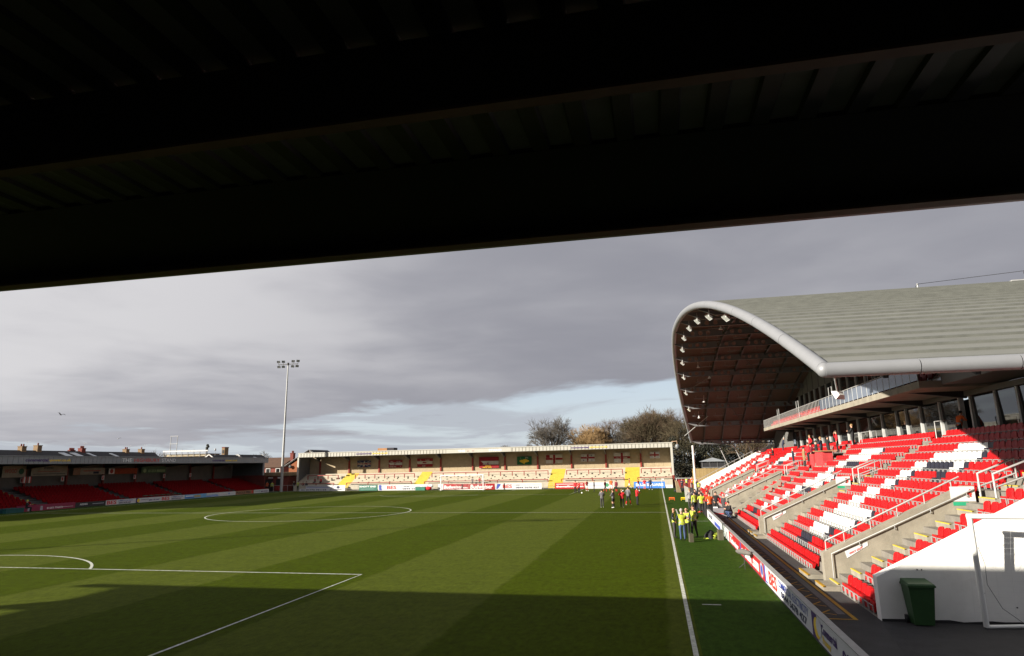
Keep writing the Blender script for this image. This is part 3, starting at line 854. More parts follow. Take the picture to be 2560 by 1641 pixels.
# ---------------------------------------------------------------- advertising boards
def board(name, label, org, ax, w, h, mat, draw=None, th=0.06, group=None, cap=None):
    """org: lower corner of the front face, left end as seen from the front; ax: unit vector to the right"""
    org = Vector(org); ax = Vector(ax); ay = Vector((0, 0, 1)); nn = ax.cross(ay)
    root = thing(name, label, 'board', org+ax*w/2, group)
    b = MB(); v = []
    for d in (0, -th):
        for (a, c) in ((0, 0), (w, 0), (w, h), (0, h)): v.append(org+ax*a+ay*c+nn*d)
    b.mesh(v, [(0, 1, 2, 3), (7, 6, 5, 4), (0, 4, 5, 1), (1, 5, 6, 2), (2, 6, 7, 3), (3, 7, 4, 0)], mat)
    b.build('panel', root)
    if cap:
        b = MB(); b.bar(org+ay*(h+0.012)-nn*(cap/2-0.02), org+ay*(h+0.012)-nn*(cap/2-0.02)+ax*w, cap, 0.024, galv); b.build('top_cap', root)
    if draw:
        b = MB()
        def T(s, bold, x, y, ww, hh, m, slant=0.0, lift=0.008): put_text(b, s, bold, org+ax*x+ay*y, ax, ay, ww, hh, m, slant, lift)
        def Q(x0, x1, y0, y1, m, sk=0.0, lift=0.005): b.face([org+ax*x0+ay*y0+nn*lift, org+ax*x1+ay*y0+nn*lift, org+ax*(x1+sk)+ay*y1+nn*lift, org+ax*(x0+sk)+ay*y1+nn*lift], m)
        def C(x, y, r, m, lift=0.006, sx=1.0): b.face([org+ax*(x+r*sx*math.cos(2*math.pi*i/20))+ay*(y+r*math.sin(2*math.pi*i/20))+nn*lift for i in range(20)], m)
        draw(T, Q, C)
        b.build('print', root, fixn=False)
    return root
# right hand boards: face -X, so "right" as seen from the pitch is -Y
RA = (0, -1, 0); RX = 35.36; RH = 0.60
def rboard(label, y1, y0, mat, draw): return board('advert_board', label, (RX, y1, 0.0), RA, y1-y0-0.02, RH, mat, draw, 0.10, cap=0.17)
rboard('white perimeter board with dark lettering at the dugout end', 43.5, 37.5, board_white, lambda T, Q, C: (T('VIAUR', True, 1.2, 0.18, 3.6, 0.26, ink_navy),))
rboard('white and blue perimeter board beside the dugout end board', 37.5, 33.0, board_white, lambda T, Q, C: (Q(0.1, 4.3, 0.05, 0.3, ink_blue), Q(0.4, 3.9, 0.36, 0.5, ink_grey)))
rboard('pale grey blank perimeter board next to the red beer board', 33.0, 28.3, M('board_pale', (0.46, 0.50, 0.48), 0.5), lambda T, Q, C: (Q(2.9, 4.2, 0.02, 0.58, board_white),))
rboard('red perimeter board with white script beer lettering on the path', 28.3, 23.6, board_red, lambda T, Q, C: (T('Budweiser', True, 0.6, 0.07, 3.4, 0.28, ink_white, 0.1), T('KING OF', True, 0.7, 0.41, 1.0, 0.1, ink_white)))
rboard('red perimeter board reading smilesh .com in white', 23.6, 16.6, board_red, lambda T, Q, C: (Q(0.05, 0.35, 0.05, 0.55, ink_blue), T('smilesh', True, 0.6, 0.10, 3.0, 0.40, ink_white), T('.com', True, 3.9, 0.10, 1.7, 0.32, ink_white), C(6.3, 0.3, 0.26, ink_grey, 0.006, 1.4), C(6.3, 0.3, 0.17, ink_blue, 0.009, 1.4)))
rboard('white electricity board with red initials and a phone number on the path', 16.6, 9.4, board_white, lambda T, Q, C: (Q(0.05, 0.5, 0.03, 0.57, ink_blue, -0.2), Q(0.3, 0.55, 0.1, 0.57, ink_white, -0.1, 0.008), T('BES', True, 0.85, 0.08, 1.55, 0.46, ink_red), T('COMMERCIAL ELECTRICITY', False, 2.65, 0.33, 4.2, 0.21, ink_blue), T('0844 5678 427', True, 3.0, 0.07, 3.6, 0.20, ink_navy)))
rboard('white perimeter board with purple and yellow disc and power company lettering', 9.4, 3.0, board_white, lambda T, Q, C: (Q(0.0, 0.55, 0.0, 0.59, ink_purple), C(0.5, 0.28, 0.24, ink_yellow, 0.008, 1.3), C(0.72, 0.34, 0.2, board_white, 0.011, 1.3), T('Commercial', True, 0.95, 0.27, 1.35, 0.22, ink_purple), T('Power', True, 1.0, 0.06, 0.75, 0.18, ink_yellow), T('0800 1', True, 2.7, 0.1, 1.6, 0.3, ink_purple), T('0800 195 3447', True, 4.5, 0.1, 1.5, 0.3, ink_purple)))
def b_diamond(Q, x): Q(x-0.02, x+0.3, 0.05, 0.30, ink_grey, 0.0); Q(x+0.0, x+0.28, 0.30, 0.5, ink_grey, 0.0)
# left hand boards: face +X, "right" is +Y
LA = (0, 1, 0); LX = -35.2
def lboard(label, y0, y1, mat, draw, h=0.58): return board('advert_board', label, (LX, y0, 0.0), LA, y1-y0-0.03, h, mat, draw, 0.06)
bes = lambda gas: (lambda T, Q, C: (T('BES', True, 0.15, 0.06, 1.5, 0.46, ink_red), T('COMMERCIAL '+('GAS' if gas else 'ELECTRICITY'), False, 1.9, 0.32, 2.4, 0.18, ink_blue), T('0844 5678 427', True, 2.0, 0.06, 2.0, 0.2, ink_navy)))
lboard('plain teal perimeter board in front of the red seats', 40.0, 49.6, M('board_teal', (0.02, 0.10, 0.12), 0.6), None, 0.5)
lboard('wine red board with two pale diamonds and a phone number', 49.7, 57.0, board_wine, lambda T, Q, C: (b_diamond(Q, 1.3), b_diamond(Q, 2.8), T('01253 776273', True, 3.6, 0.12, 2.0, 0.2, ink_white), Q(5.6, 7.0, 0.22, 0.25, ink_white)), 0.66)
lboard('black perimeter board with white name lettering', 57.0, 61.4, board_black, lambda T, Q, C: (T('ADDIES', True, 0.6, 0.24, 1.1, 0.2, ink_white), Q(2.4, 4.1, 0.28, 0.36, ink_grey)))
lboard('white electricity board with red initials below the left seats', 61.4, 66.2, board_white, bes(False))
lboard('white board with orange disc between two red lettered boards', 66.2, 70.7, board_white, lambda T, Q, C: (Q(0, 0.5, 0, 0.57, ink_purple), C(0.45, 0.29, 0.24, ink_yellow, 0.008), T('Commercial', False, 0.9, 0.3, 1.3, 0.16, ink_purple), T('0800 195 3447', True, 2.3, 0.14, 1.9, 0.2, ink_purple)))
lboard('white gas board with red initials beside a sky blue board', 70.7, 75.4, board_white, bes(True))
lboard('sky blue perimeter board with darker stripes', 75.4, 80.1, board_cyan, lambda T, Q, C: (Q(0.1, 2.0, 0.1, 0.2, ink_blue), Q(2.0, 3.4, 0.1, 0.45, M('print_sand', (0.4, 0.34, 0.2), 0.6)), Q(0.2, 1.8, 0.3, 0.42, ink_white)))
lboard('pale blue and white perimeter board with a wavy stripe', 80.1, 87.2, board_white, lambda T, Q, C: (Q(0, 2.6, 0.25, 0.34, board_cyan), Q(0, 2.8, 0.05, 0.18, board_blue), Q(2.8, 5.0, 0.12, 0.16, ink_grey), C(5.4, 0.3, 0.15, board_blue)))
lboard('tan perimeter board with dark pie lettering', 87.2, 92.2, board_brown, lambda T, Q, C: (T('POOLE PIES', True, 0.2, 0.12, 3.8, 0.36, board_black), C(4.5, 0.3, 0.25, ink_red)))
lboard('white perimeter board with purple phone number at the corner', 92.2, 96.6, board_white, lambda T, Q, C: (T('Commercial', False, 0.3, 0.28, 1.4, 0.16, ink_purple), T('0800 195 3447', True, 2.0, 0.14, 2.0, 0.22, ink_purple)))
# far boards: face -Y, "right" is +X
FA = (1, 0, 0); FY = 99.6
def fboard(label, x0, x1, mat, draw, h=0.98): return board('advert_board', label, (x0, FY, 0.0), FA, x1-x0-0.04, h, mat, draw, 0.06)
fboard('low white board with dark mark at the far left of the end', -31.0, -29.8, board_white, lambda T, Q, C: (T('ASDA', True, 0.2, 0.1, 0.8, 0.22, ink_navy, 0.2),), 0.42)
fboard('white board of blue lines with a navy emblem at its right', -29.8, -22.1, board_white, lambda T, Q, C: (Q(0.1, 4.2, 0.8, 0.88, ink_navy), Q(0.1, 4.5, 0.55, 0.64, ink_blue), T('01772 731133', True, 0.1, 0.08, 3.9, 0.28, ink_navy), Q(4.6, 4.8, 0.05, 0.95, ink_grey, 0.7), C(6.3, 0.62, 0.22, ink_navy, 0.006, 1.4), Q(5.6, 7.0, 0.2, 0.3, ink_navy)))
fboard('dark green board with white lettering', -19.5, -16.0, M('board_green', (0.03, 0.14, 0.10), 0.5), lambda T, Q, C: (T('KNOTT END', True, 0.1, 0.55, 3.1, 0.28, ink_white), Q(0.3, 2.9, 0.25, 0.3, ink_grey)))
fboard('white gas board with red initials below the terrace', -15.9, -6.0, board_white, lambda T, Q, C: (Q(0.2, 0.7, 0.05, 0.92, ink_blue, -0.1), C(0.95, 0.5, 0.4, ink_grey), C(1.05, 0.48, 0.33, board_white, 0.009), T('BES', True, 1.65, 0.2, 1.75, 0.6, ink_red), T('COMMERCIAL GAS', False, 3.75, 0.52, 5.5, 0.3, ink_grey), T('0844 5678 427', True, 4.5, 0.12, 4.4, 0.26, ink_navy)))
fboard('plain white board with faint script beside the goal', -9.9+5.0, -4.3+0.35, board_white, lambda T, Q, C: (Q(0.3, 0.7, 0.5, 0.54, ink_grey),))
fboard('red board of white script beer lettering behind the left of the goal', -3.95, 0.55, board_red, lambda T, Q, C: (T('Budweiser', True, 0.1, 0.2, 3.2, 0.55, ink_white, 0.1), T('BEERS', True, 3.5, 0.2, 0.8, 0.25, ink_white)))
fboard('red board of white script beer lettering behind the right of the goal', 0.55, 5.1, board_red, lambda T, Q, C: (T('Budweiser', True, 0.25, 0.15, 3.9, 0.7, ink_white, 0.1),))
fboard('white electricity board with blue bolt and red initials right of the goal', 5.15, 13.1, board_white, lambda T, Q, C: (Q(0.15, 0.75, 0.1, 0.9, ink_blue, 0.2), Q(0.45, 0.85, 0.05, 0.5, board_white, 0.3, 0.009), T('BES', True, 1.3, 0.2, 1.6, 0.6, ink_red), T('COMMERCIAL ELECTRICITY', False, 3.0, 0.55, 4.7, 0.28, ink_grey), T('0844 5678 427', True, 3.5, 0.14, 4.0, 0.27, ink_navy)))
fboard('red board reading themailingroom in white', 15.3, 20.2, board_red, lambda T, Q, C: (T('themailingroom', True, 0.15, 0.15, 4.5, 0.4, ink_white), Q(0.2, 4.6, 0.72, 0.8, ink_white)))
fboard('white board with green emblem right of the red mailing board', 20.3, 24.9, board_white, lambda T, Q, C: (C(3.5, 0.55, 0.3, M('print_leaf', (0.05, 0.25, 0.12), 0.6)), Q(0.4, 2.6, 0.4, 0.5, ink_grey)))
fboard('blue board with white lettering by the corner flag', 28.1, 33.0, board_blue, lambda T, Q, C: (T('BLUE SQUARE', True, 0.3, 0.25, 4.3, 0.5, ink_white),), 1.0)
fboard('small white board leaning beside the corner flag', 33.05, 34.2, board_white, lambda T, Q, C: (T('TO THE BAR', False, 0.25, 0.2, 0.6, 0.12, ink_grey),), 0.5)
# access gates in the far boundary
for (x0, x1, cnt) in ((-21.9, -19.7, 5), (-5.9, -5.0, 3), (13.3, 15.1, 5), (25.2, 28.0, 5)):
    g = thing('perimeter_gate', 'galvanised rail gate between boards at x %s' % 'abcd'[(-21.9, -5.9, 13.3, 25.2).index(x0)], 'gate', ((x0+x1)/2, FY, 0), 'gates in the far boundary')
    g['label'] = ('galvanised rail gate in front of yellow steps' if x0 != -5.9 else 'narrow galvanised rail gate left of the goal')
    b = MB()
    for z in (0.12, 0.4, 0.68, 0.98): b.tube([(x0, FY, z), (x1, FY, z)], 0.022, galv, 6)
    b.build('rail', g)
    for i in range(2):
        xx = (x0, x1)[i]; b = MB(); b.tube([(xx, FY, 0), (xx, FY, 1.02)], 0.03, galv, 6); b.build('post', g)

# ---------------------------------------------------------------- left stand
ls = thing('seated_stand', 'long seated stand in shadow with grey fascia and shaded red seats', 'stand', (-40, 66, 0))
LY0, LY1 = 30.0, 98.3
seat_red_shaded = M('shaded_red_seat_plastic', (0.15, 0.002, 0.004), 0.7, 0.05, 4, spec=0.05, rand=0.08)  # same red as the other seats; shade under the roof put into colour
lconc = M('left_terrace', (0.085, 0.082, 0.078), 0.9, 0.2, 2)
LSX = lambda i: -36.3-0.84*i
LSZ = lambda i: 0.10+0.265*i
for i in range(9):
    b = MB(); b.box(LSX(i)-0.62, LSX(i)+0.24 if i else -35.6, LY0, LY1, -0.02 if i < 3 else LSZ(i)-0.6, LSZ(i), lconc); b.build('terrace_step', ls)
sb = MB(); src = seat_meshes(seat_red_shaded)[0]
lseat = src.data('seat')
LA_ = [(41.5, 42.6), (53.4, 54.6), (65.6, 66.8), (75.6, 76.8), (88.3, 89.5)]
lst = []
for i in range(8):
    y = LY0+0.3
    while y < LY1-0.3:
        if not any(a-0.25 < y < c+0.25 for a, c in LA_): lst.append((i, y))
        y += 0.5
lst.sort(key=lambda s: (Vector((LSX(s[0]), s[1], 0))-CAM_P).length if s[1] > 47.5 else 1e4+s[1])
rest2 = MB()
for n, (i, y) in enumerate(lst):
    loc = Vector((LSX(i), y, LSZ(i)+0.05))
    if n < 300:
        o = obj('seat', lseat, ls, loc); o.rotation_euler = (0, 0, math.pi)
    else: rest2.mesh([(loc.x-p[0], loc.y-p[1], loc.z+p[2]) for p in src.v], src.f, seat_red_shaded)
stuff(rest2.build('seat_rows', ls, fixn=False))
for (a, c) in LA_:
    for i in range(8):
        b = MB(); b.box(LSX(i)-0.62-0.0, LSX(i)-0.3, a, c, LSZ(i)-0.01, LSZ(i)+0.13, lconc)
        b.box(LSX(i)-0.32, LSX(i)-0.28, a+0.05, a+0.55, LSZ(i)+0.10, LSZ(i)+0.137, yellow_b)
        b.box(LSX(i)+0.2, LSX(i)+0.25, a+0.05, a+0.55, LSZ(i)-0.05, LSZ(i)+0.006, yellow_b)
        b.build('aisle_step', ls)
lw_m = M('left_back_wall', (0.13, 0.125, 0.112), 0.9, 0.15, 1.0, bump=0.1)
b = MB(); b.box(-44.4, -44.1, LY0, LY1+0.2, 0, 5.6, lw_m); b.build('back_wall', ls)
b = MB(); b.box(-44.0, -37.6, LY1, LY1+0.2, 2.9, 5.2, M('left_end_sheet', (0.07, 0.08, 0.085), 0.6)); b.build('end_sheet', ls)
b = MB(); b.box(-44.0, -37.3, LY1, LY1+0.21, 0, 2.9, M('left_end_brick', (0.12, 0.025, 0.02), 0.8)); b.build('end_wall', ls)
fasc_l = M('left_fascia', (0.26, 0.27, 0.285), 0.6, 0.05, 1)
y = LY0
while y < 99.3:
    y1 = min(y+0.62, 99.4)
    b = MB(); b.box(-37.5, -37.42, y, y1-0.035, 5.10, 5.93, fasc_l); b.build('fascia_panel', ls); y = y1
b = MB(); b.box(-37.56, -37.46, LY0, 99.4, 5.08, 5.95, fasc_l); b.build('fascia_backing', ls)
b = MB(); b.box(-37.62, -37.36, LY0, 99.4, 5.95, 6.03, fasc_l); b.build('fascia_cap', ls)
b = MB(); b.mesh([(-37.6, LY0, 5.94), (-37.6, 99.3, 5.94), (-45, 99.3, 5.7), (-45, LY0, 5.7), (-37.6, LY0, 5.86), (-37.6, 99.3, 5.86), (-45, 99.3, 5.62), (-45, LY0, 5.62)], [(0, 1, 2, 3), (7, 6, 5, 4), (0, 4, 5, 1), (1, 5, 6, 2), (2, 6, 7, 3), (3, 7, 4, 0)], dark_steel); b.build('roof_sheet', ls)
for k in range(12):
    y = 34.2+5.86*k
    if y > 98.5: break
    b = MB(); b.box(-43.9, -43.66, y-0.11, y+0.11, 0.3, 5.6, maroon); b.build('column', ls)
    b = MB(); b.prism([(-37.6, 5.8), (-37.6, 5.15), (-43.7, 4.55), (-43.7, 5.6)], 'y', y-0.05, y+0.05, dark_steel); b.build('rafter', ls)
b = MB(); b.box(-37.62, -37.4, 97.9, 98.25, 2.9, 5.1, fasc_l); b.build('end_post', ls)
def ltext(t_, bold, y0, z, w, h, m):
    tb_ = MB(); put_text(tb_, t_, bold, (-37.41, y0, z), (0, 1, 0), (0, 0, 1), w, h, m, 0, 0.006); tb_.build('lettering', ls, fixn=False)
for (y0, w) in ((51.9, 5.9), (83.8, 6.4)):
    ltext('commercial', True, y0, 5.36, w*0.48, 0.36, ink_purple); ltext('-power.co.uk', True, y0+w*0.5, 5.28, w*0.5, 0.42, ink_yellow)
ltext('THE', False, 65.6, 5.28, 1.7, 0.5, ink_white); ltext('HIGHBURY', False, 67.7, 5.28, 4.7, 0.5, ink_red); ltext('STAND', False, 72.8, 5.28, 2.8, 0.5, ink_white)
# banners along the back wall of the left stand
def banner(label, y0, y1, z0, z1, mat, draw=None): 
    r = board('wall_banner', label, (-43.62, y0, z0), LA, y1-y0, z1-z0, mat, draw, 0.03); r['category'] = 'banner'; return r
banner('off white wall banner with green mark in the seated stand', 54.6, 57.6, 3.6, 4.95, M('banner_dull', (0.40, 0.37, 0.31), 0.7), lambda T, Q, C: (C(2.4, 0.7, 0.35, ink_green), T('WOOD', False, 0.3, 0.5, 1.5, 0.5, ink_red)))
banner('off white wall banner with lines of red text in the seated stand', 58.3, 63.4, 3.7, 4.95, MATS['banner_dull'], lambda T, Q, C: (T('WOOD', True, 1.6, 0.85, 1.4, 0.25, ink_navy), Q(0.9, 4.0, 0.5, 0.55, ink_red), Q(0.3, 4.8, 0.2, 0.26, ink_navy)))
banner('cream wall banner with brown end in the seated stand', 64.3, 69.4, 3.72, 4.6, MATS['banner_dull'], lambda T, Q, C: (Q(0, 1.1, 0, 0.87, board_brown), Q(1.6, 4.4, 0.45, 0.55, ink_red), Q(3.2, 4.1, 0.12, 0.4, ink_navy)))
banner('orange red wall banner with white crest panel in the seated stand', 70.1, 75.3, 3.72, 4.5, M('banner_orange', (0.38, 0.06, 0.015), 0.7), lambda T, Q, C: (Q(0, 1.0, 0, 0.77, ink_white), C(0.5, 0.4, 0.3, ink_red, 0.01)))
banner('green wall banner with pale phone number in the seated stand', 76.1, 81.2, 3.72, 4.75, M('banner_green', (0.10, 0.17, 0.09), 0.7), lambda T, Q, C: (T('01253 888888', True, 1.4, 0.15, 3.5, 0.4, M('print_lime', (0.35, 0.48, 0.25), 0.6)), C(0.7, 0.4, 0.3, MATS['print_lime'])))
def notice(y, z, n): 
    r = board('wall_notice', n, (-43.62, y, z), LA, 0.45, 0.6, board_white, lambda T, Q, C: (Q(0.1, 0.3, 0.1, 0.5, ink_red),), 0.02, 'notices on the back wall of the seated stand'); r['category'] = 'sign'
for y in (57.0, 62.6, 69.0, 74.7, 80.7, 86.6): notice(y, 2.95, 'small white notice with red mark on the seated stand back wall')
for y in (57.1, 57.75): 
    r = board('shirt', 'red and white shirt hung at the back of the seated stand', (-43.4, y, 2.9), LA, 0.5, 0.75, ink_white, lambda T, Q, C: (Q(0, 0.14, 0, 0.75, ink_red), Q(0.36, 0.5, 0, 0.75, ink_red)), 0.04, 'shirts hung in the seated stand'); r['category'] = 'shirt'
# green folding tables along the front row
for k in range(7):
    y = 68.4+1.05*k
    t = thing('small_table', 'small green table at the front of the shaded red seats', 'table', (-35.75, y, 0.0), 'green tables along the seated stand')
    b = MB(); b.box(-35.95, -35.55, y-0.3, y+0.3, 0.78, 0.84, ink_green); b.build('table_top', t)
    for dx in (-0.16, 0.16):
        b = MB(); b.bar((-35.75+dx, y, 0), (-35.75+dx, y, 0.78), 0.05, 0.05, dark_steel); b.build('leg', t)

# ---------------------------------------------------------------- far terrace stand
fs = thing('terrace_stand', 'covered standing terrace with cream fascia, red barriers and flags', 'stand', (0, 104, 0))
FX0, FX1 = -33.2, 34.6
tilt = lambda x: (x+33.0)*0.0062        # the ground rises a little towards the right hand corner
FRZ = 5.97
brick_c = M('pale_brick_wall', (0.36, 0.285, 0.185), 0.9, 0.12, 2.0, bump=0.15, dirt=0.1)
def xbox(b, x0, x1, y0, y1, z0, z1, mat, n=1):
    for k in range(n):
        a = x0+(x1-x0)*k/n; c = x0+(x1-x0)*(k+1)/n; ta, tc = tilt(a), tilt(c)
        v = [(a, y0, z0+ta), (c, y0, z0+tc), (c, y1, z0+tc), (a, y1, z0+ta), (a, y0, z1+ta), (c, y0, z1+tc), (c, y1, z1+tc), (a, y1, z1+ta)]
        b.mesh(v, [(3, 2, 1, 0), (4, 5, 6, 7), (0, 1, 5, 4), (1, 2, 6, 5), (2, 3, 7, 6), (3, 0, 4, 7)], mat)
NT = 9
for i in range(NT):
    b = MB(); xbox(b, FX0+0.2, FX1-0.4, 101.0+0.52*i, 106.4, -0.3 if i == 0 else 0.9+0.245*(i-1)+0.002, 0.9+0.245*i, cream); b.build('terrace_step', fs)
b = MB(); xbox(b, FX0, FX1-0.2, 106.4, 106.7, -0.3, 6.3, brick_c); b.build('back_wall', fs)
# rows of wall blocks: courses with joints
for i in range(3):
    z0 = 3.0+0.9*i
    for k in range(46):
        x0 = FX0+0.5+k*1.46+(0.73 if i % 2 else 0)
        if x0+1.44 > FX1-0.5: continue
        b = MB(); xbox(b, x0, x0+1.445, 106.38, 106.405, z0, z0+0.885, brick_c); b.build('wall_block', fs)
stair_x = [(-24.6, -22.2), (-9.9, -7.9), (14.0, 16.4), (26.6, 29.0)]
for (a, c) in stair_x:
    for i in range(NT):
        b = MB(); xbox(b, a, c, 101.0+0.52*i-0.012, 101.0+0.52*i+0.52, 0.9+0.245*(i-1)+0.004 if i else 0.0, 0.9+0.245*i+0.008, yellow_b)
        b.build('yellow_step', fs)
    for j in range(3):
        b = MB(); xbox(b, a, c, 101.0-0.3*(3-j), 101.0-0.3*(3-j)+0.3, -0.2, 0.22*(j+1), yellow_b); b.build('yellow_step', fs)
# fascia of ribbed sheets
x = FX0
while x < FX1:
    x1 = min(x+0.60, FX1)
    mid = (x+x1)/2
    b = MB(); xbox(b, x+0.07, x1-0.07, 102.32, 102.42, FRZ+0.03, FRZ+0.66, cream_clad)
    b.build('fascia_panel', fs); x = x1
b = MB(); xbox(b, FX0, FX1, 102.36, 102.46, FRZ, FRZ+0.70, M('fascia_shadow', (0.26, 0.25, 0.22), 0.7)); b.build('fascia_backing', fs)
b = MB(); xbox(b, FX0-0.02, FX1+0.02, 102.28, 102.5, FRZ+0.70, FRZ+0.83, cream_clad); b.build('fascia_cap', fs)
b = MB(); xbox(b, -4.4, 7.4, 102.29, 102.315, FRZ+0.03, FRZ+0.66, cream_clad); b.build('name_panel', fs)
b = MB(); xbox(b, FX0, FX1, 102.44, 107, FRZ+0.62, FRZ+0.74, dark_steel); b.build('roof_sheet', fs)
def ftext(s, bold, x, z, w, h, m):
    tb_ = MB(); put_text(tb_, s, bold, (x, 102.287, z+tilt(x+w/2)), (1, 0, 0), (0, 0, 1), w, h, m, 0, 0.004); tb_.build('lettering', fs, fixn=False)
for x0 in (-21.6, 17.8):
    ftext('commercial', True, x0, FRZ+0.24, 3.0, 0.3, ink_purple); ftext('-power.co.uk', True, x0+3.1, FRZ+0.2, 3.1, 0.34, ink_yellow)
ftext('THE', True, -2.2, FRZ+0.17, 1.3, 0.36, ink_white); ftext('MEMORIAL', False, -0.6, FRZ+0.19, 3.5, 0.34, M('print_pink', (0.62, 0.50, 0.45), 0.6)); ftext('STAND', True, 3.4, FRZ+0.17, 2.3, 0.36, ink_white)
for x in [-30.8, -24.8, -18.75, -12.7, -6.7, -0.65, 5.35, 11.3, 17.3, 23.3, 29.25]:
    b = MB(); xbox(b, x-0.13, x+0.13, 106.15, 106.38, 2.6, 5.3, maroon); b.build('column', fs)
    b = MB(); b.bar((x, 106.2, 5.2+tilt(x)), (x, 102.6, 6.05+tilt(x)), 0.12, 0.16, steel_g); b.build('rafter', fs)
    b = MB(); b.prism([(106.3, 5.2+tilt(x)), (106.3, 6.4+tilt(x)), (102.5, 6.5+tilt(x)), (102.5, 6.2+tilt(x)), (104, 5.95+tilt(x))], 'x', x-0.04, x+0.04, dark_steel); b.build('gusset', fs)
# right end wall and post
b = MB(); xbox(b, 34.2, 34.55, 102.2, 102.5, 1.5, FRZ, cream_clad); xbox(b, 34.2, 34.56, 102.19, 102.51, -0.3, 1.5, maroon); b.build('end_post', fs)
b = MB(); xbox(b, 34.3, 34.5, 102.5, 106.6, -0.3, 6.2, cream_clad); b.build('end_wall', fs)
b = MB(); xbox(b, -33.15, -33.0, 102.5, 106.6, -0.3, 6.2, M('far_left_sheet', (0.13, 0.135, 0.14), 0.6)); b.build('end_wall', fs)
b = MB(); xbox(b, -33.3, -33.0, 102.3, 102.5, -0.3, FRZ, cream_clad); b.build('end_post', fs)
# crush barriers
def barrier_run(x0, x1, y, zb, zt, n):
    root = b = MB()
    o = None
    b.bar((x0, y, zt+tilt(x0)), (x1, y, zt+tilt(x1)), 0.10, 0.12, maroon)
    o = b.build('barrier_rail', fs)
    for k in range(n+1):
        x = x0+(x1-x0)*k/n; bb = MB(); bb.box(x-0.065, x+0.065, y-0.06, y+0.06, zb+tilt(x), zt+tilt(x), maroon)
        bb.build('barrier_post', fs)
for (x0, x1, n) in ((-31.5, -25.4, 3), (-22.0, -10.6, 6), (-7.3, 13.6, 10), (16.8, 26.2, 5), (29.3, 34.1, 3)):
    barrier_run(x0, x1, 103.2, 1.9, 2.62, n)
    barrier_run(x0-0.6, x1+0.3, 101.02, 0.85, 1.24, max(2, n//2))
# square drain openings in the steps
dk = M('opening_dark', (0.03, 0.026, 0.02), 0.9)
k = 0
x = -20.8
while x < 33.6:
    for j in range(3):
        xx = x+0.52*j
        b = MB(); i = 2+j
        xbox(b, xx-0.12, xx+0.12, 101.0+0.52*i-0.006, 101.0+0.52*i+0.1, 0.9+0.245*i-0.17, 0.9+0.245*i-0.02, dk); b.build('step_opening', fs)
    x += 2.0
# flags on the back wall of the far stand
def flag(label, x0, x1, z0, z1, mat, draw):
    t = tilt((x0+x1)/2)*0
    r = board('flag', label, (x0, 106.12, z0), FA, x1-x0, z1-z0, mat, draw, 0.02); r['category'] = 'flag'
    # a little sag and ripple
    for ch in r.children:
        for v in ch.data.vertices:
            u = (v.co.x-x0)/(x1-x0); v.co.y += 0.03*math.sin(u*9+v.co.z*2); v.co.z -= 0.07*4*u*(1-u)*(0.6 if v.co.z > (z0+z1)/2 else 1.0)
    return r
fl_red = M('flag_red', (0.22, 0.010, 0.015), 0.85); fl_white = M('flag_white', (0.45, 0.43, 0.39), 0.85); fl_blue = M('flag_blue', (0.015, 0.02, 0.08), 0.8); fl_green = M('flag_green', (0.01, 0.10, 0.035), 0.85); fl_yel = M('flag_yellow', (0.60, 0.42, 0.03), 0.8)
def Qd(Q):
    for k in range(10):
        h = 0.1*(k+0.5)/1.0; ww = 0.95*(1-abs(k-4.5)/5.0); Q(1.32-ww, 1.32+ww, 0.18+0.1*k, 0.18+0.1*(k+1)+0.001, fl_yel)
def uj(T, Q, C):
    w, h = 2.7, 1.25
    Q(0, 0.3, 0, 0.12, fl_white); 
    for (a, c, s) in ((0, 0, 1), (w, 0, -1)): Q(a-0.1 if s < 0 else a, (a+0.2) if s > 0 else a, 0, h, fl_white, s*(w-0.2), 0.003)
    Q(0, w, 0.42, 0.83, fl_white, 0, 0.006); Q(1.15, 1.55, 0, h, fl_white, 0, 0.006); Q(0, w, 0.5, 0.75, fl_red, 0, 0.009); Q(1.22, 1.48, 0, h, fl_red, 0, 0.009); T('FLEETWOOD', True, 0.2, 0.54, 2.3, 0.17, fl_white, 0, 0.013)
flag('dark union style flag with white town name hung on the terrace wall', -23.1, -20.4, 4.0, 5.25, fl_blue, uj)
flag('red and white banded flag with round badge and slogan', -16.8, -14.1, 3.85, 5.2, fl_red, lambda T, Q, C: (Q(0, 2.68, 0.45, 0.9, fl_white), C(1.35, 0.67, 0.25, fl_red, 0.009), T('ONE WAY IN', True, 0.3, 1.0, 2.0, 0.2, fl_white), T('ONE WAY OUT', True, 0.2, 0.12, 2.3, 0.2, fl_white)))
flag('red flag with white middle band and three lines of lettering', -11.2, -8.2, 3.9, 5.4, fl_red, lambda T, Q, C: (Q(0, 2.98, 0.5, 1.0, fl_white), T('ULTRAS', True, 0.6, 1.1, 1.8, 0.25, fl_white), T('OF', True, 1.2, 0.62, 0.5, 0.25, fl_blue), T('COD', True, 1.0, 0.12, 0.95, 0.26, fl_white)))
flag('large red flag with white band, dark disc and yellow lettering', 0.6, 4.25, 3.5, 5.45, fl_red, lambda T, Q, C: (Q(0, 3.63, 0.6, 1.25, fl_white), C(1.82, 0.93, 0.32, fl_blue, 0.008), C(1.82, 0.93, 0.26, fl_red, 0.011), T('PAPUA', True, 1.2, 0.34, 1.2, 0.18, fl_yel), T('NEW GUINEA', True, 0.7, 0.08, 2.3, 0.2, fl_yel)))
flag('green flag with yellow diamond and blue disc', 7.6, 10.25, 3.97, 5.41, fl_green, lambda T, Q, C: (Qd(Q), C(1.32, 0.68, 0.28, fl_blue, 0.012), T('BRAZIL', True, 0.6, 1.15, 1.5, 0.18, fl_white)))
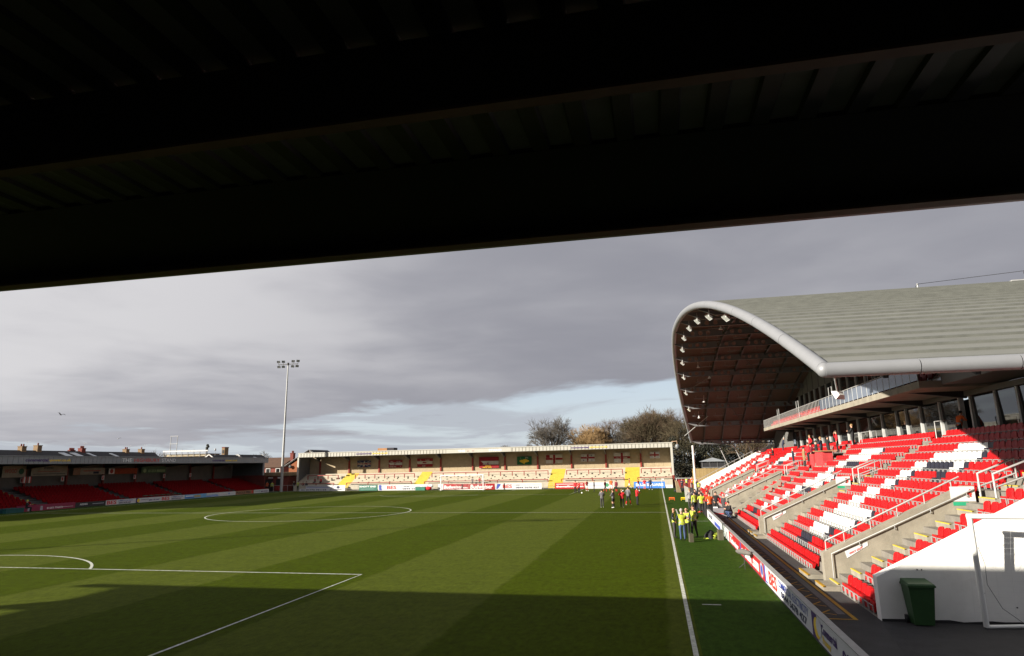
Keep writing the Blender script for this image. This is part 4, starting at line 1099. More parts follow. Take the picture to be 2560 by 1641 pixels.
cross = lambda w, h, extra=None: (lambda T, Q, C: (Q(0, w, h*0.40, h*0.62, fl_red), Q(w*0.44, w*0.57, 0, h, fl_red, 0, 0.008), extra(T, Q, C) if extra else None))
flag('white ensign flag with red cross and dark canton', 12.8, 15.75, 4.1, 5.65, fl_white, cross(2.95, 1.55, lambda T, Q, C: Q(0.05, 1.2, 1.0, 1.5, fl_red, 0, 0.01)))
flag('white flag with red cross and four initials', 19.0, 21.4, 4.33, 5.6, fl_white, cross(2.4, 1.27, lambda T, Q, C: (T('F', True, 0.4, 0.9, 0.2, 0.25, fl_blue), T('T', True, 1.75, 0.9, 0.22, 0.25, fl_blue), T('F', True, 0.4, 0.12, 0.2, 0.25, fl_blue), T('C', True, 1.75, 0.12, 0.24, 0.25, fl_blue))))
flag('wide white flag with red cross and lettered crossbar', 24.7, 27.45, 4.05, 5.75, fl_white, cross(2.75, 1.7, lambda T, Q, C: T('ON A COD ARMY', True, 0.35, 0.78, 2.0, 0.16, fl_white, 0, 0.012)))
flag('small white flag with red cross and grey panels', 30.8, 32.45, 4.67, 5.78, fl_white, cross(1.65, 1.1, lambda T, Q, C: [Q(a, a+0.45, z, z+0.16, ink_grey) for a in (0.12, 1.05) for z in (0.14, 0.8)]))

# ---------------------------------------------------------------- goals
def goal(root, x0, x1, y, h, depth, matp, net=True, r=0.06, closed_ground=False):
    b = MB(); b.tube([(x0, y, 0.0), (x0, y, h)], r, matp, 10); b.build('goal_post', root)
    b = MB(); b.tube([(x1, y, 0.0), (x1, y, h)], r, matp, 10); b.build('goal_post', root)
    b = MB(); b.tube([(x0-r, y, h), (x1+r, y, h)], r, matp, 10); b.build('crossbar', root)
    b = MB(); b.tube([(x0, y, 0.05), (x0, y+depth, 0.05), (x1, y+depth, 0.05), (x1, y, 0.05)], r*0.7, matp, 8); b.build('ground_frame', root)
    nm = M('net_cord', (0.62, 0.62, 0.62), 0.8); b = MB(); s = 0.24
    n = int((x1-x0)/s)
    for k in range(n+1):
        x = x0+(x1-x0)*k/n; b.bar((x, y, h), (x, y+depth*0.35, h-0.05), 0.012, 0.012, nm); b.bar((x, y+depth*0.35, h-0.05), (x, y+depth, 0.05), 0.012, 0.012, nm)
    for k in range(10):
        t = (k+0.5)/10; yy = y+depth*0.35+depth*0.65*t; z = (h-0.05)*(1-t)+0.05*t; b.bar((x0, yy, z), (x1, yy, z), 0.012, 0.012, nm)
    for x in (x0, x1):
        for k in range(9):
            z = h*(k+0.5)/9; b.bar((x, y, z), (x, y+depth*(1-0.65*z/h), z), 0.012, 0.012, nm)
    b.build('net', root)
g = thing('goal', 'white football goal at the far end before the red boards', 'goal', (0, L, 0)); goal(g, -3.66, 3.66, L, 2.44, 1.5, M('goal_frame_white', (0.80, 0.80, 0.80), 0.4), r=0.075)
# stored goal in the near corner by the white wall
g2 = thing('goal', 'spare white goal frame stored against the white end wall', 'goal', (43, 10.6, 0))
gm = M('goal_white', (0.78, 0.78, 0.76), 0.4, 0.02)
p0, p1 = Vector((39.64, 10.64, 0.05)), Vector((39.50, 10.30, 2.72))
b = MB(); b.tube([p0, p1], 0.065, gm, 12); b.build('goal_post', g2)
e = Vector((7.3, -0.8, 0.0))
b = MB(); b.tube([p1-e*0.008, p1+e], 0.065, gm, 12); b.build('crossbar', g2)
b = MB(); b.tube([p0+e, p1+e], 0.065, gm, 12); b.build('goal_post', g2)
b = MB(); b.tube([p0, p0+Vector((0.9, 0.10, 0.02)), p0+Vector((7.3, -0.6, 0.0))], 0.045, gm, 10); b.build('ground_frame', g2)
nm = M('net_cord', (0.62, 0.62, 0.62), 0.8)
b = MB()
for k in range(26):
    t = k/25; a = p1+e*t; c = a+Vector((0, 0.55+0.08*math.sin(k), -2.5)); m_ = a.lerp(c, 0.5)+Vector((0.05*math.sin(k*3), 0.15, -0.12*math.sin(k*1.7)))
    b.bar(a, m_, 0.002, 0.002, nm); b.bar(m_, c, 0.002, 0.002, nm)
for k in range(18):
    q = 0.12+2.4*k/18; b.bar(p1+Vector((0, 0.1+0.2*q, -q)), p1+e+Vector((0, 0.1+0.2*q, -q)), 0.0018, 0.0018, nm)
b.build('net', g2)
b = MB(); b.tube([p0+Vector((0.06, -0.06, 1.9)), p0+Vector((0.16, -0.05, 1.5)), p0+Vector((0.14, -0.05, 1.0)), p0+Vector((0.5, 0.2, 0.4)), p0+Vector((1.0, 0.35, 0.02))], 0.006, black_m, 5); b.build('loose_cord', g2)
# corner flag
cf = thing('corner_flag', 'white corner flag pole standing at the far right corner', 'corner flag', (W2, L, 0))
b = MB(); b.tube([(W2, L, 0), (W2, L, 1.55)], 0.028, lamp_white, 7); b.build('pole', cf)
b = MB(); b.mesh([(W2, L, 1.52), (W2, L, 1.22), (W2+0.35, L+0.08, 1.30), (W2+0.33, L+0.05, 1.50), (W2, L+0.01, 1.52), (W2, L+0.01, 1.22), (W2+0.35, L+0.09, 1.30), (W2+0.33, L+0.06, 1.50)], [(0, 1, 2, 3), (7, 6, 5, 4)], ink_white); b.build('flag', cf)

# ---------------------------------------------------------------- floodlight masts
def floodlight_head(b, c, aim, s, housing, lens):
    """a shallow tapered housing with a lit-face glass, aimed along aim"""
    aim = Vector(aim).normalized(); side = aim.cross(Vector((0, 0, 1))).normalized(); upv = side.cross(aim); c = Vector(c)
    f_ = [c+aim*0.0+side*a*s+upv*e*s*0.8 for a, e in ((-1, -1), (1, -1), (1, 1), (-1, 1))]
    k_ = [c-aim*0.7*s+side*a*s*0.55+upv*e*s*0.4 for a, e in ((-1, -1), (1, -1), (1, 1), (-1, 1))]
    b.mesh(f_+k_, [(7, 6, 5, 4), (0, 1, 5, 4), (1, 2, 6, 5), (2, 3, 7, 6), (3, 0, 4, 7)], housing)
    b.mesh([p-aim*0.01 for p in f_], [(0, 1, 2, 3)], lens)
def mast(label, x, y, h):
    m = thing('floodlight_mast', label, 'floodlight', (x, y, 0), 'floodlight masts')
    b = MB(); b.tube([(x, y, 0), (x, y, h*0.5), (x, y, h)], [0.26, 0.18, 0.10], galv, 14); b.build('mast', m)
    b = MB(); b.bar((x-2.0, y, h), (x+2.0, y, h-0.02), 0.12, 0.12, dark_steel); b.tube([(x, y, h-0.2), (x, y, h+0.25)], 0.2, dark_steel, 10); b.build('crossarm', m)
    for i, (dx, dz) in enumerate(((-2.0, 0.5), (-1.0, 0.5), (1.0, 0.5), (2.0, 0.5), (-1.85, -0.45), (-0.95, -0.45), (0.95, -0.45), (1.85, -0.45))):
        b = MB(); floodlight_head(b, (x+dx, y, h+dz), (0.35+0.25*dx*0.3, -0.7, -0.55), 0.29, dark_steel if dx < 0 else lamp_white, lens_m)
        b.bar((x+dx, y, h), (x+dx, y, h+dz*0.6), 0.05, 0.05, dark_steel); b.build('lamp', m)
    return m
mast('tall galvanised floodlight mast beside the brick gable house', -33.6, 97.9, 22.9)
mast('floodlight mast by the near left corner of the pitch', -37.6, -2.0, 26.0)

# floodlights hung from the arched roof
for y in [BY[k] for k in range(2, 12)]:
    x = RXF(y)+0.75; z = RZ(y)-0.95
    f = thing('floodlight', 'white floodlight hung from the front edge of the arched roof', 'floodlight', (x, y, z), 'floodlights under the arched roof')
    b = MB(); floodlight_head(b, (x-0.05, y, z), (-0.7, -0.2, -0.75), 0.26, lamp_white, lens_m); b.build('housing', f)
    b = MB(); b.tube([(x-0.05, y-0.3, z), (x-0.02, y-0.3, z+0.38), (x-0.02, y+0.3, z+0.38), (x-0.05, y+0.3, z)], 0.02, lamp_white, 5); b.tube([(x-0.02, y, z+0.38), (x-0.02, y, RZ(y)-0.3)], 0.02, lamp_white, 5); b.build('yoke', f)
for (y, x) in ((45, 37.6), (62, 36.8), (66, 38.2), (74, 38.0), (79, 37.6)):
    z = RZ(y)-0.85
    f = thing('loudspeaker', 'small white horn speaker hung under the arched roof', 'speaker', (x, y, z), 'horn speakers under the arched roof')
    b = MB(); b.tube([(x, y, z-0.22), (x, y, z-0.05), (x, y, z+0.1)], [0.17, 0.07, 0.04], lamp_white, 10); b.build('horn', f)
    b = MB(); b.tube([(x, y, z+0.08), (x, y, RZ(y)-0.2)], 0.015, lamp_white, 5); b.build('drop_rod', f)
fl = thing('floodlight', 'grey floodlight under the front corner of the arched roof', 'floodlight', (38.2, 14.2, 6.3))
b = MB(); floodlight_head(b, (37.9, 14.6, 6.25), (-0.5, 0.75, -0.5), 0.2, lamp_white, lens_m); b.tube([(37.9, 14.6, 6.3), (37.6, 13.6, 6.9)], 0.03, galv, 6); b.build('housing', fl)

# ---------------------------------------------------------------- buildings behind
slate = M('slate_roof', (0.032, 0.031, 0.033), 0.8, 0.25, 2.0, bump=0.2)
tile_b = M('brown_tile_roof', (0.085, 0.045, 0.028), 0.85, 0.25, 2.5, bump=0.3)
brick_o = M('orange_brick', (0.22, 0.07, 0.026), 0.85, 0.18, 5, bump=0.1)
brick_r = M('red_brick', (0.16, 0.035, 0.025), 0.85, 0.2, 4)
brick_y = M('buff_brick', (0.20, 0.13, 0.07), 0.85, 0.2, 4)
barge = M('white_bargeboard', (0.50, 0.49, 0.47), 0.6)
render_g = M('grey_render', (0.30, 0.31, 0.33), 0.8)
def house(label, x0, x1, y0, y1, ze, zr, ridge, wall, roofm, name='house', gable_trim=True):
    """gabled house; ridge runs along 'x' or 'y'"""
    h = thing(name, label, 'house', ((x0+x1)/2, (y0+y1)/2, 0))
    b = MB()
    if ridge == 'y':
        xm = (x0+x1)/2
        b.prism([(x0, -0.02), (x1, -0.02), (x1, ze), (xm, zr-0.12), (x0, ze)], 'y', y0, y1, wall); b.build('wall', h)
        for s, xe in ((-1, x0), (1, x1)):
            r = MB(); n = Vector((xe-xm, 0, ze-zr)); o_ = n.normalized()*0.35
            p = [(xm, y0-0.25, zr), (xm, y1+0.25, zr), (xe+o_.x, y1+0.25, ze+o_.z), (xe+o_.x, y0-0.25, ze+o_.z)]
            r.mesh(p+[(q[0], q[1], q[2]-0.12) for q in p], [(0, 1, 2, 3), (7, 6, 5, 4), (0, 4, 5, 1), (1, 5, 6, 2), (2, 6, 7, 3), (3, 7, 4, 0)], roofm); r.build('roof_slope', h)
        if gable_trim:
            for yy in (y0-0.3, y1+0.3):
                t = MB(); t.bar((x0-0.25, yy, ze-0.2), (xm, yy, zr+0.0), 0.06, 0.22, barge); t.bar((xm, yy, zr+0.0), (x1+0.25, yy, ze-0.2), 0.06, 0.22, barge); t.build('bargeboard', h)
    else:
        ym = (y0+y1)/2
        b.prism([(y0, -0.02), (y1, -0.02), (y1, ze), (ym, zr-0.12), (y0, ze)], 'x', x0, x1, wall); b.build('wall', h)
        for ye in (y0, y1):
            r = MB(); n = Vector((0, ye-ym, ze-zr)); o_ = n.normalized()*0.35
            p = [(x0-0.25, ym, zr), (x1+0.25, ym, zr), (x1+0.25, ye+o_.y, ze+o_.z), (x0-0.25, ye+o_.y, ze+o_.z)]
            r.mesh(p+[(q[0], q[1], q[2]-0.12) for q in p], [(0, 1, 2, 3), (7, 6, 5, 4), (0, 4, 5, 1), (1, 5, 6, 2), (2, 6, 7, 3), (3, 7, 4, 0)], roofm); r.build('roof_slope', h)
        if gable_trim:
            for xx in (x0-0.3, x1+0.3):
                t = MB(); t.bar((xx, y0-0.25, ze-0.2), (xx, ym, zr), 0.06, 0.22, barge); t.bar((xx, ym, zr), (xx, y1+0.25, ze-0.2), 0.06, 0.22, barge); t.build('bargeboard', h)
    return h
def chimney(h, x, y, z, zt, mat=brick_y, pots=2, w=0.5, l=0.9):
    b = MB(); b.box(x-w, x+w, y-l/2, y+l/2, z, zt, mat); b.box(x-w-0.06, x+w+0.06, y-l/2-0.06, y+l/2+0.06, zt, zt+0.12, mat); o = b.build('chimney', h)
    for k in range(pots):
        q = MB(); yy = y-l/2+l*(k+0.5)/pots; q.tube([(x, yy, zt+0.1), (x, yy, zt+0.55)], [0.14, 0.11], brick_r, 8); q.build('chimney_pot', o)
    return o
def aerial(h, x, y, z, t=1.0):
    b = MB(); b.tube([(x, y, z), (x, y, z+t)], 0.02, galv, 5); b.bar((x, y-0.6, z+t), (x, y+0.5, z+t), 0.02, 0.02, galv)
    for k in range(5): b.bar((x-0.25, y-0.5+0.22*k, z+t), (x+0.25, y-0.5+0.22*k, z+t), 0.015, 0.015, galv)
    b.build('aerial', h)
def skylight(h, y, w, x=-80.2, z=7.55, l=1.0, sl=0.42):
    b = MB(); b.mesh([(x-0.4, y, z+0.30*sl*2), (x-0.4, y+w, z+0.30*sl*2), (x+0.9, y+w+0.8, z-0.50*sl*2), (x+0.9, y+0.8, z-0.50*sl*2), (x-0.4, y, z-0.1+0.30*sl*2), (x-0.4, y+w, z-0.1+0.30*sl*2), (x+0.9, y+w+0.8, z-0.1-0.5*sl*2), (x+0.9, y+0.8, z-0.1-0.5*sl*2)], [(0, 1, 2, 3), (7, 6, 5, 4), (0, 4, 5, 1), (1, 5, 6, 2), (2, 6, 7, 3), (3, 7, 4, 0)], M('skylight_glass', (0.5, 0.54, 0.56), 0.1, spec=0.9)); b.build('skylight', h)
h = house('long terrace of houses with dark slate roof, skylights and chimneys', -87, -77, 60, 122.3, 4.9, 8.15, 'y', brick_o, slate, 'terraced_house', False)
for (y, zt, p) in ((89.9, 8.75, 2), (93.0, 9.0, 1), (102.8, 8.65, 3), (114.2, 8.65, 2), (118.6, 8.75, 1)): chimney(h, -82, y, 7.3, zt, brick_y if p < 3 else brick_r, p)
chimney(h, -82.6, 101.0, 7.6, 8.25, brick_r, 4, 0.3, 1.2)
for (y, z) in ((91, 8.8), (103.6, 8.8), (115.4, 8.6), (119.9, 8.8)): aerial(h, -82.3, y, z)
for (y, w) in ((96.2, 1.3), (98.7, 1.3), (102.5, 0.7), (108.2, 0.7)): skylight(h, y, w)
h = house('small gabled house with white bargeboards and satellite dish', -66, -60, 117.0, 125.8, 5.3, 7.25, 'y', brick_r, slate)
b = MB(); b.tube([(-62.5, 118, 6.8), (-62.5, 118, 8.2)], 0.03, galv, 5); b.ball((-62.5, 118, 8.3), 0.3, lamp_white, 10, 6, (0.4, 1, 1)); b.build('satellite_dish', h)
h = house('gabled house with red brick and dark roof next to the seated stand', -66, -60, 127.0, 136.0, 5.3, 7.35, 'y', brick_r, slate)
skylight(h, 131.2, 0.8, -61.6, 6.6, 0.6, 0.35)
h = house('house with brown tiled roof behind the corner entrance', -52, -41.6, 110.5, 118.5, 4.5, 6.25, 'x', brick_r, tile_b, gable_trim=False)
for k in range(3):
    x = -47.2+2.2*k; b = MB(); b.box(x, x+1.0, 110.42, 110.49, 3.0, 4.1, barge); o = b.build('window_frame', h)
    b = MB(); b.box(x+0.12, x+0.88, 110.40, 110.415, 3.1, 4.0, glass_m); b.build('window_pane', o)
chimney(h, -41.0, 113.5, 5.2, 7.0, brick_r, 2, 0.35, 0.8)
# orange brick gable house beside the far terrace
h = thing('brick_house', 'orange brick house end with steep white bargeboard beside the terrace stand', 'house', (-34, 110, 0))
b = MB(); b.prism([(-37.75, 2.45), (-37.75, 4.45), (-33.6, 7.1), (-29.5, 4.45), (-29.5, 2.45)], 'y', 106.9, 114, brick_o); b.build('wall', h)
b = MB(); b.prism([(-37.3, -0.02), (-37.3, 2.4), (-29.6, 2.4), (-29.6, -0.02)], 'y', 107.0, 113.9, render_g); b.build('lower_wall', h)
b = MB(); b.bar((-38.6, 106.75, 4.45), (-33.6, 106.75, 7.42), 0.06, 0.24, barge); b.bar((-33.6, 106.75, 7.42), (-28.8, 106.75, 4.5), 0.06, 0.24, barge); b.build('bargeboard', h)
for s in (-1, 1):
    r = MB(); p = [(-33.6, 106.6, 7.5), (-33.6, 114.2, 7.5), (-33.6+s*5.1, 114.2, 4.45), (-33.6+s*5.1, 106.6, 4.45)]
    r.mesh(p+[(q[0], q[1], q[2]-0.12) for q in p], [(0, 1, 2, 3), (7, 6, 5, 4), (0, 4, 5, 1), (1, 5, 6, 2), (2, 6, 7, 3), (3, 7, 4, 0)], slate); r.build('roof_slope', h)
b = MB(); b.box(-35.95, -34.55, 106.82, 106.9, 3.75, 4.75, barge); o = b.build('window_frame', h)
for x in (-35.82, -35.18):
    q = MB(); q.box(x, x+0.5, 106.80, 106.815, 3.88, 4.62, glass_m); q.build('window_pane', o)
b = MB(); b.ball((-37.3, 106.6, 4.35), 0.35, dark_steel, 10, 6, (1, 0.4, 1)); b.build('satellite_dish', h)
b = MB(); b.prism([(-38.2, 2.3), (-36.9, 3.0), (-34.0, 2.5), (-34.0, 2.35)], 'y', 105.6, 106.85, slate); b.build('porch_roof', h)
# brick tower far away
t = thing('brick_tower', 'square buff brick tower far behind the houses', 'tower', (-150, 242, 0))
b = MB(); b.box(-150.7, -149.3, 240.6, 243.2, 0, 13.0, brick_y); b.build('shaft', t)
b = MB(); b.box(-150.8, -149.2, 240.5, 243.3, 13.0, 13.3, brick_r); b.build('parapet', t)
b = MB(); b.box(-150.4, -149.6, 240.5, 240.59, 10.6, 12.0, black_m); b.build('louvre', t)
# scaffolding on a bungalow roof
s = thing('scaffold', 'scaffold platform with white rails and ladder frame on a rooftop', 'scaffold', (-78, 129, 0))
b = MB(); b.box(-84.0, -72.4, 129, 133, 0, 7.7, M('scaffold_wall', (0.36, 0.31, 0.22), 0.85)); b.build('building_wall', s)
b = MB(); b.box(-84.2, -72.2, 128.9, 133.2, 7.7, 7.82, slate); b.build('flat_roof', s)
b = MB(); b.box(-84.3, -72.0, 128.0, 128.06, 8.3, 8.62, barge); b.build('guard_board', s)
b = MB(); b.box(-84.0, -72.6, 128.1, 128.9, 7.2, 7.28, wood_s := M('scaffold_board', (0.30, 0.24, 0.15), 0.8)); b.build('walk_board', s)
for k in range(8):
    x = -84+1.63*k; b = MB(); b.tube([(x, 128.1, 0), (x, 128.1, 8.95 if k % 2 else 8.7)], 0.06, galv, 6); b.build('standard', s)
b = MB(); b.bar((-84, 128.2, 7.75), (-72.4, 128.2, 7.75), 0.06, 0.06, galv); b.build('ledger', s)
b = MB(); b.bar((-84, 128.2, 8.05), (-72.4, 128.2, 8.05), 0.06, 0.06, galv); b.build('ledger', s)
for x in (-83.6, -81.8):
    b = MB(); b.tube([(x, 129.5, 7.8), (x, 129.5, 12.15)], 0.07, galv, 6); b.build('lifting_leg', s)
for z in (12.15, 10.3):
    b = MB(); b.tube([(-83.8, 129.5, z), (-81.6, 129.5, z)], 0.06, galv, 6); b.build('lifting_bar', s)
b = MB()
for k in range(5): b.ball((-72.6+random.uniform(-.2, .2), 128.6, 8.5+0.3*k), 0.34, M('dark_tarp', (0.03, 0.032, 0.028), 0.9), 7, 5)
b.tube([(-72.6, 128.6, 7.3), (-72.6, 128.6, 9.4)], 0.08, dark_steel, 6); b.build('wrapped_load', s)
# plant box behind the far roof
bx_ = thing('roof_box', 'orange brown box with dark half above the terrace roof', 'box', (-22, 118, 0))
b = MB(); b.box(-23.9, -21.85, 117, 119, 0, 7.75, M('box_tan', (0.34, 0.17, 0.075), 0.8)); b.build('light_half', bx_)
b = MB(); b.box(-21.85, -20.4, 117.05, 119, 0, 7.8, M('box_dark', (0.025, 0.022, 0.03), 0.7)); b.build('dark_half', bx_)

# ---------------------------------------------------------------- corner entrance, far left
e_ = thing('entrance_block', 'low red brick turnstile block with tan roof behind the corner flag end', 'building', (-36.5, 102, 0))
b = MB(); b.box(-40, -34.6, 101.6, 106, -0.02, 2.7, brick_r); b.build('wall', e_)
b = MB(); b.box(-40, -34.3, 101.3, 106, 2.72, 3.35, M('tan_eave', (0.24, 0.17, 0.10), 0.8)); b.build('eave', e_)
for (x0, x1) in ((-39.4, -37.6), (-37.0, -35.6)):
    b = MB(); b.box(x0, x1, 101.5, 101.59, 0, 2.1, black_m); b.build('doorway', e_)
b = MB(); b.box(-37.0, -35.6, 101.46, 101.52, 0.1, 0.95, M('red_hoarding', (0.25, 0.02, 0.015), 0.7)); b.build('hoarding', e_)
for x in (-38.6, -36.7):
    b = MB(); b.box(x, x+0.9, 101.5, 101.58, 2.25, 2.5, board_white); b.build('sign', e_)
r_ = thing('crowd_rail', 'galvanised pedestrian rail between the mast and the terrace stand', 'railing', (-33, 99.9, 0))
b = MB(); b.tube([(-36.5, 99.9, 1.05), (-29.9, 99.9, 1.05)], 0.03, galv, 6); b.build('top_rail', r_)
for x in (-36.4, -35.0, -33.6, -32.4, -31.2, -30.0):
    b = MB(); b.tube([(x, 99.9, 0), (x, 99.9, 1.05)], 0.03, galv, 6); b.build('rail_post', r_)

# ---------------------------------------------------------------- far right corner
rw = thing('boundary_wall', 'low dark red wall with white rail in the far right corner', 'wall', (37, 101, 0))
b = MB(); b.box(34.7, 42, 101, 101.2, -0.02, 1.25, maroon); b.build('wall', rw)
b = MB(); b.tube([(34.7, 100.9, 1.45), (42, 100.9, 1.45)], 0.035, lamp_white, 6)
for x in (34.8, 37.0, 39.2, 41.4): b.tube([(x, 100.9, 0), (x, 100.9, 1.45)], 0.035, lamp_white, 6)
b.build('rail', rw)
fc = thing('timber_fence', 'pale upright timber board fence behind the grandstand end', 'fence', (39.5, 93, 0))
wood = M('fence_timber', (0.30, 0.21, 0.09), 0.8, 0.2, 2, rand=0.12)
fb = MB(); fb.box(0, 0.125, 0, 0.02, 0, 3.05, wood); fme = fb.data('fence_board')
for k in range(46): obj('fence_board', fme, fc, (36.95+0.14*k, 92.6, random.uniform(-0.04, 0.04)))
b = MB(); b.box(36.9, 43.4, 92.63, 92.7, 2.5, 2.62, wood); b.box(36.9, 43.4, 92.63, 92.7, 0.5, 0.62, wood); b.build('fence_rail', fc)
kk = thing('kiosk', 'dark kiosk with pale grey pyramid roof behind the timber fence', 'kiosk', (40.3, 97.5, 0))
b = MB(); b.box(38.7, 42.0, 96.2, 99.4, -0.02, 3.9, M('kiosk_dark', (0.022, 0.022, 0.025), 0.6)); b.build('wall', kk)
b = MB(); ap = (40.35, 97.8, 4.6); cs = [(38.4, 95.9, 4.0), (42.3, 95.9, 4.0), (42.3, 99.7, 4.0), (38.4, 99.7, 4.0)]
for i in range(4): b.face([cs[i], cs[(i+1) % 4], ap], M('kiosk_roof', (0.24, 0.255, 0.27), 0.6))
b.face(list(reversed(cs)), MATS['kiosk_roof']); b.build('roof', kk)
for k in range(4):
    x = 38.7+1.1*k; b = MB(); b.box(x-0.03, x+0.03, 96.14, 96.2, 3.15, 3.95, steel_g); b.build('mullion', kk)
b = MB(); b.box(38.6, 42.1, 96.1, 96.18, 3.05, 3.17, steel_g); b.build('sill', kk)
dm = thing('dome_camera', 'grey dome camera hung on a bracket beside the terrace stand', 'camera', (35.3, 99.7, 6.1))
b = MB(); b.ball((35.25, 99.8, 6.45), 0.36, M('dome_grey', (0.18, 0.19, 0.20), 0.15, spec=0.8), 16, 10, (0.9, 0.9, 1.15)); b.build('dome', dm)
b = MB(); b.tube([(35.25, 99.8, 6.85), (35.25, 99.8, 7.3), (34.5, 102.3, 7.3)], 0.05, M('bracket_tan', (0.35, 0.22, 0.14), 0.6), 6); b.build('bracket', dm)

# ---------------------------------------------------------------- trees
bark = {k: M('bark_'+k, c, 0.9, 0.3, 6) for k, c in (('grey', (0.095, 0.082, 0.068)), ('brown', (0.105, 0.072, 0.044)), ('sand', (0.30, 0.195, 0.09)), ('olive', (0.080, 0.062, 0.034)), ('dark', (0.028, 0.024, 0.017)))}
def tree(label, x, y, h, spread, mat, seed, levels=6, r0=0.22, split=3, forks=0.25, group='bare trees behind the terrace stand', twig=0.018, tz=0.0):
    rnd = random.Random(seed)
    t = thing('bare_tree', label, 'tree', (x, y, 0), group)
    tr_, cr = MB(), MB()
    def seg(b, p, q, ra, rb, n):
        d = (q-p).normalized(); a = Vector((0, 0, 1)) if abs(d.z) < 0.9 else Vector((1, 0, 0)); u = d.cross(a).normalized(); w = d.cross(u)
        base = len(b.v)
        for pp, rr in ((p, ra), (q, rb)):
            for j in range(n):
                th = 2*math.pi*j/n; b.v.append(tuple(pp+(u*math.cos(th)+w*math.sin(th))*rr))
        k = b.m(mat)
        for j in range(n):
            b.f.append((base+j, base+(j+1) % n, base+n+(j+1) % n, base+n+j)); b.mi.append(k); b.sm.append(True)
    def grow(p, d, l, r, lev):
        n = 6 if lev == 0 else (4 if lev < 3 else 3)
        q = p
        steps = 3 if lev < 3 else 2
        for s in range(steps):
            d2 = (d+Vector((rnd.gauss(0, 0.11), rnd.gauss(0, 0.11), rnd.gauss(0.05, 0.06)))).normalized()
            q2 = q+d2*l/steps
            ra = r*(1-0.35*s/steps); rb = r*(1-0.35*(s+1)/steps)
            seg(tr_ if lev == 0 else cr, q, q2, max(ra, twig), max(rb, twig*0.9), n)
            if lev < levels and s > 0 and lev > 0 and rnd.random() < 0.75:
                a = rnd.uniform(0, 2*math.pi); perp = d2.orthogonal().normalized(); perp = Matrix.Rotation(a, 3, d2) @ perp
                grow(q2, (d2+perp*rnd.uniform(0.5, 0.95)).normalized(), l*rnd.uniform(0.5, 0.72), rb*0.55, lev+1)
            q = q2; d = d2
        if lev < levels:
            k = split if lev else split+1
            for i in range(k):
                a = 2*math.pi*(i+rnd.random()*0.8)/k; perp = d.orthogonal().normalized(); perp = Matrix.Rotation(a, 3, d) @ perp
                sp = spread*rnd.uniform(0.6, 1.25)
                grow(q, (d+perp*sp).normalized(), l*rnd.uniform(0.62, 0.84), r*0.62, lev+1)
    grow(Vector((x, y, tz)), Vector((rnd.gauss(0, 0.05), rnd.gauss(0, 0.05), 1)).normalized(), h*0.26, r0, 0)
    tr_.build('trunk', t, fixn=False); cr.build('crown', t, fixn=False)
    return t
tree('bare grey tree with fine upright twigs behind the terrace roof', 10.8, 126, 16.4, 0.66, bark['grey'], 3, levels=5, r0=0.30, split=4)
tree('low bare bush-like tree beside the grey tree', 16.4, 127, 11.0, 0.75, bark['olive'], 12, levels=5, r0=0.2)
tree('sandy coloured bare tree left of the taller brown trees', 20.0, 129, 13.4, 0.55, bark['sand'], 5, levels=5, r0=0.2, twig=0.03, split=4)
tree('small sandy willow beside the sandy tree', 17.4, 131, 11.2, 0.6, bark['sand'], 15, levels=5, r0=0.16, twig=0.028, split=4)
tree('bare brown tree with round crown behind the terrace roof end', 24.3, 129, 16.0, 0.66, bark['brown'], 8, levels=5, r0=0.28, split=4)
tree('broad bare tree with olive twigs near the grandstand end', 29.3, 127, 17.0, 0.66, bark['olive'], 21, levels=5, r0=0.3, split=4)
tree('tall bare brown tree against the grandstand end', 34.6, 128, 18.0, 0.62, bark['brown'], 33, levels=5, r0=0.3, split=4)
tree('dark bare tree between terrace stand and grandstand', 38.2, 119, 14.5, 0.66, bark['olive'], 41, levels=5, r0=0.26, split=4)
tree('bare grey brown tree between the sandy and the broad olive tree', 26.8, 133, 15.2, 0.62, bark['grey'], 81, levels=5, r0=0.26, split=4)
tree('bare brown tree leaning over the terrace stand end', 32.2, 134, 17.4, 0.6, bark['brown'], 83, levels=5, r0=0.28, split=4)
tree('dark leaning tree behind the kiosk', 42.5, 112, 11.0, 0.68, bark['dark'], 52, levels=5, r0=0.26)
tree('brown twiggy tree behind the grandstand end wall', 46.5, 104, 9.5, 0.75, bark['brown'], 63, levels=5, r0=0.22)
tree('second twiggy tree behind the grandstand end wall', 51, 106, 10.5, 0.7, bark['olive'], 64, levels=5, r0=0.22)
tree('small bare tree far off behind the slate terrace', -88, 131, 11, 0.6, bark['grey'], 71, levels=4, r0=0.2, twig=0.03, group='far off bare trees')
tree('small bare tree far off behind the gabled houses', -86, 171, 12.5, 0.65, bark['grey'], 72, levels=4, r0=0.2, twig=0.03, group='far off bare trees')
tree('small round bare tree far off above the terrace roof', -9.5, 172, 13.0, 0.6, bark['grey'], 73, levels=4, r0=0.2, twig=0.03, group='far off bare trees')
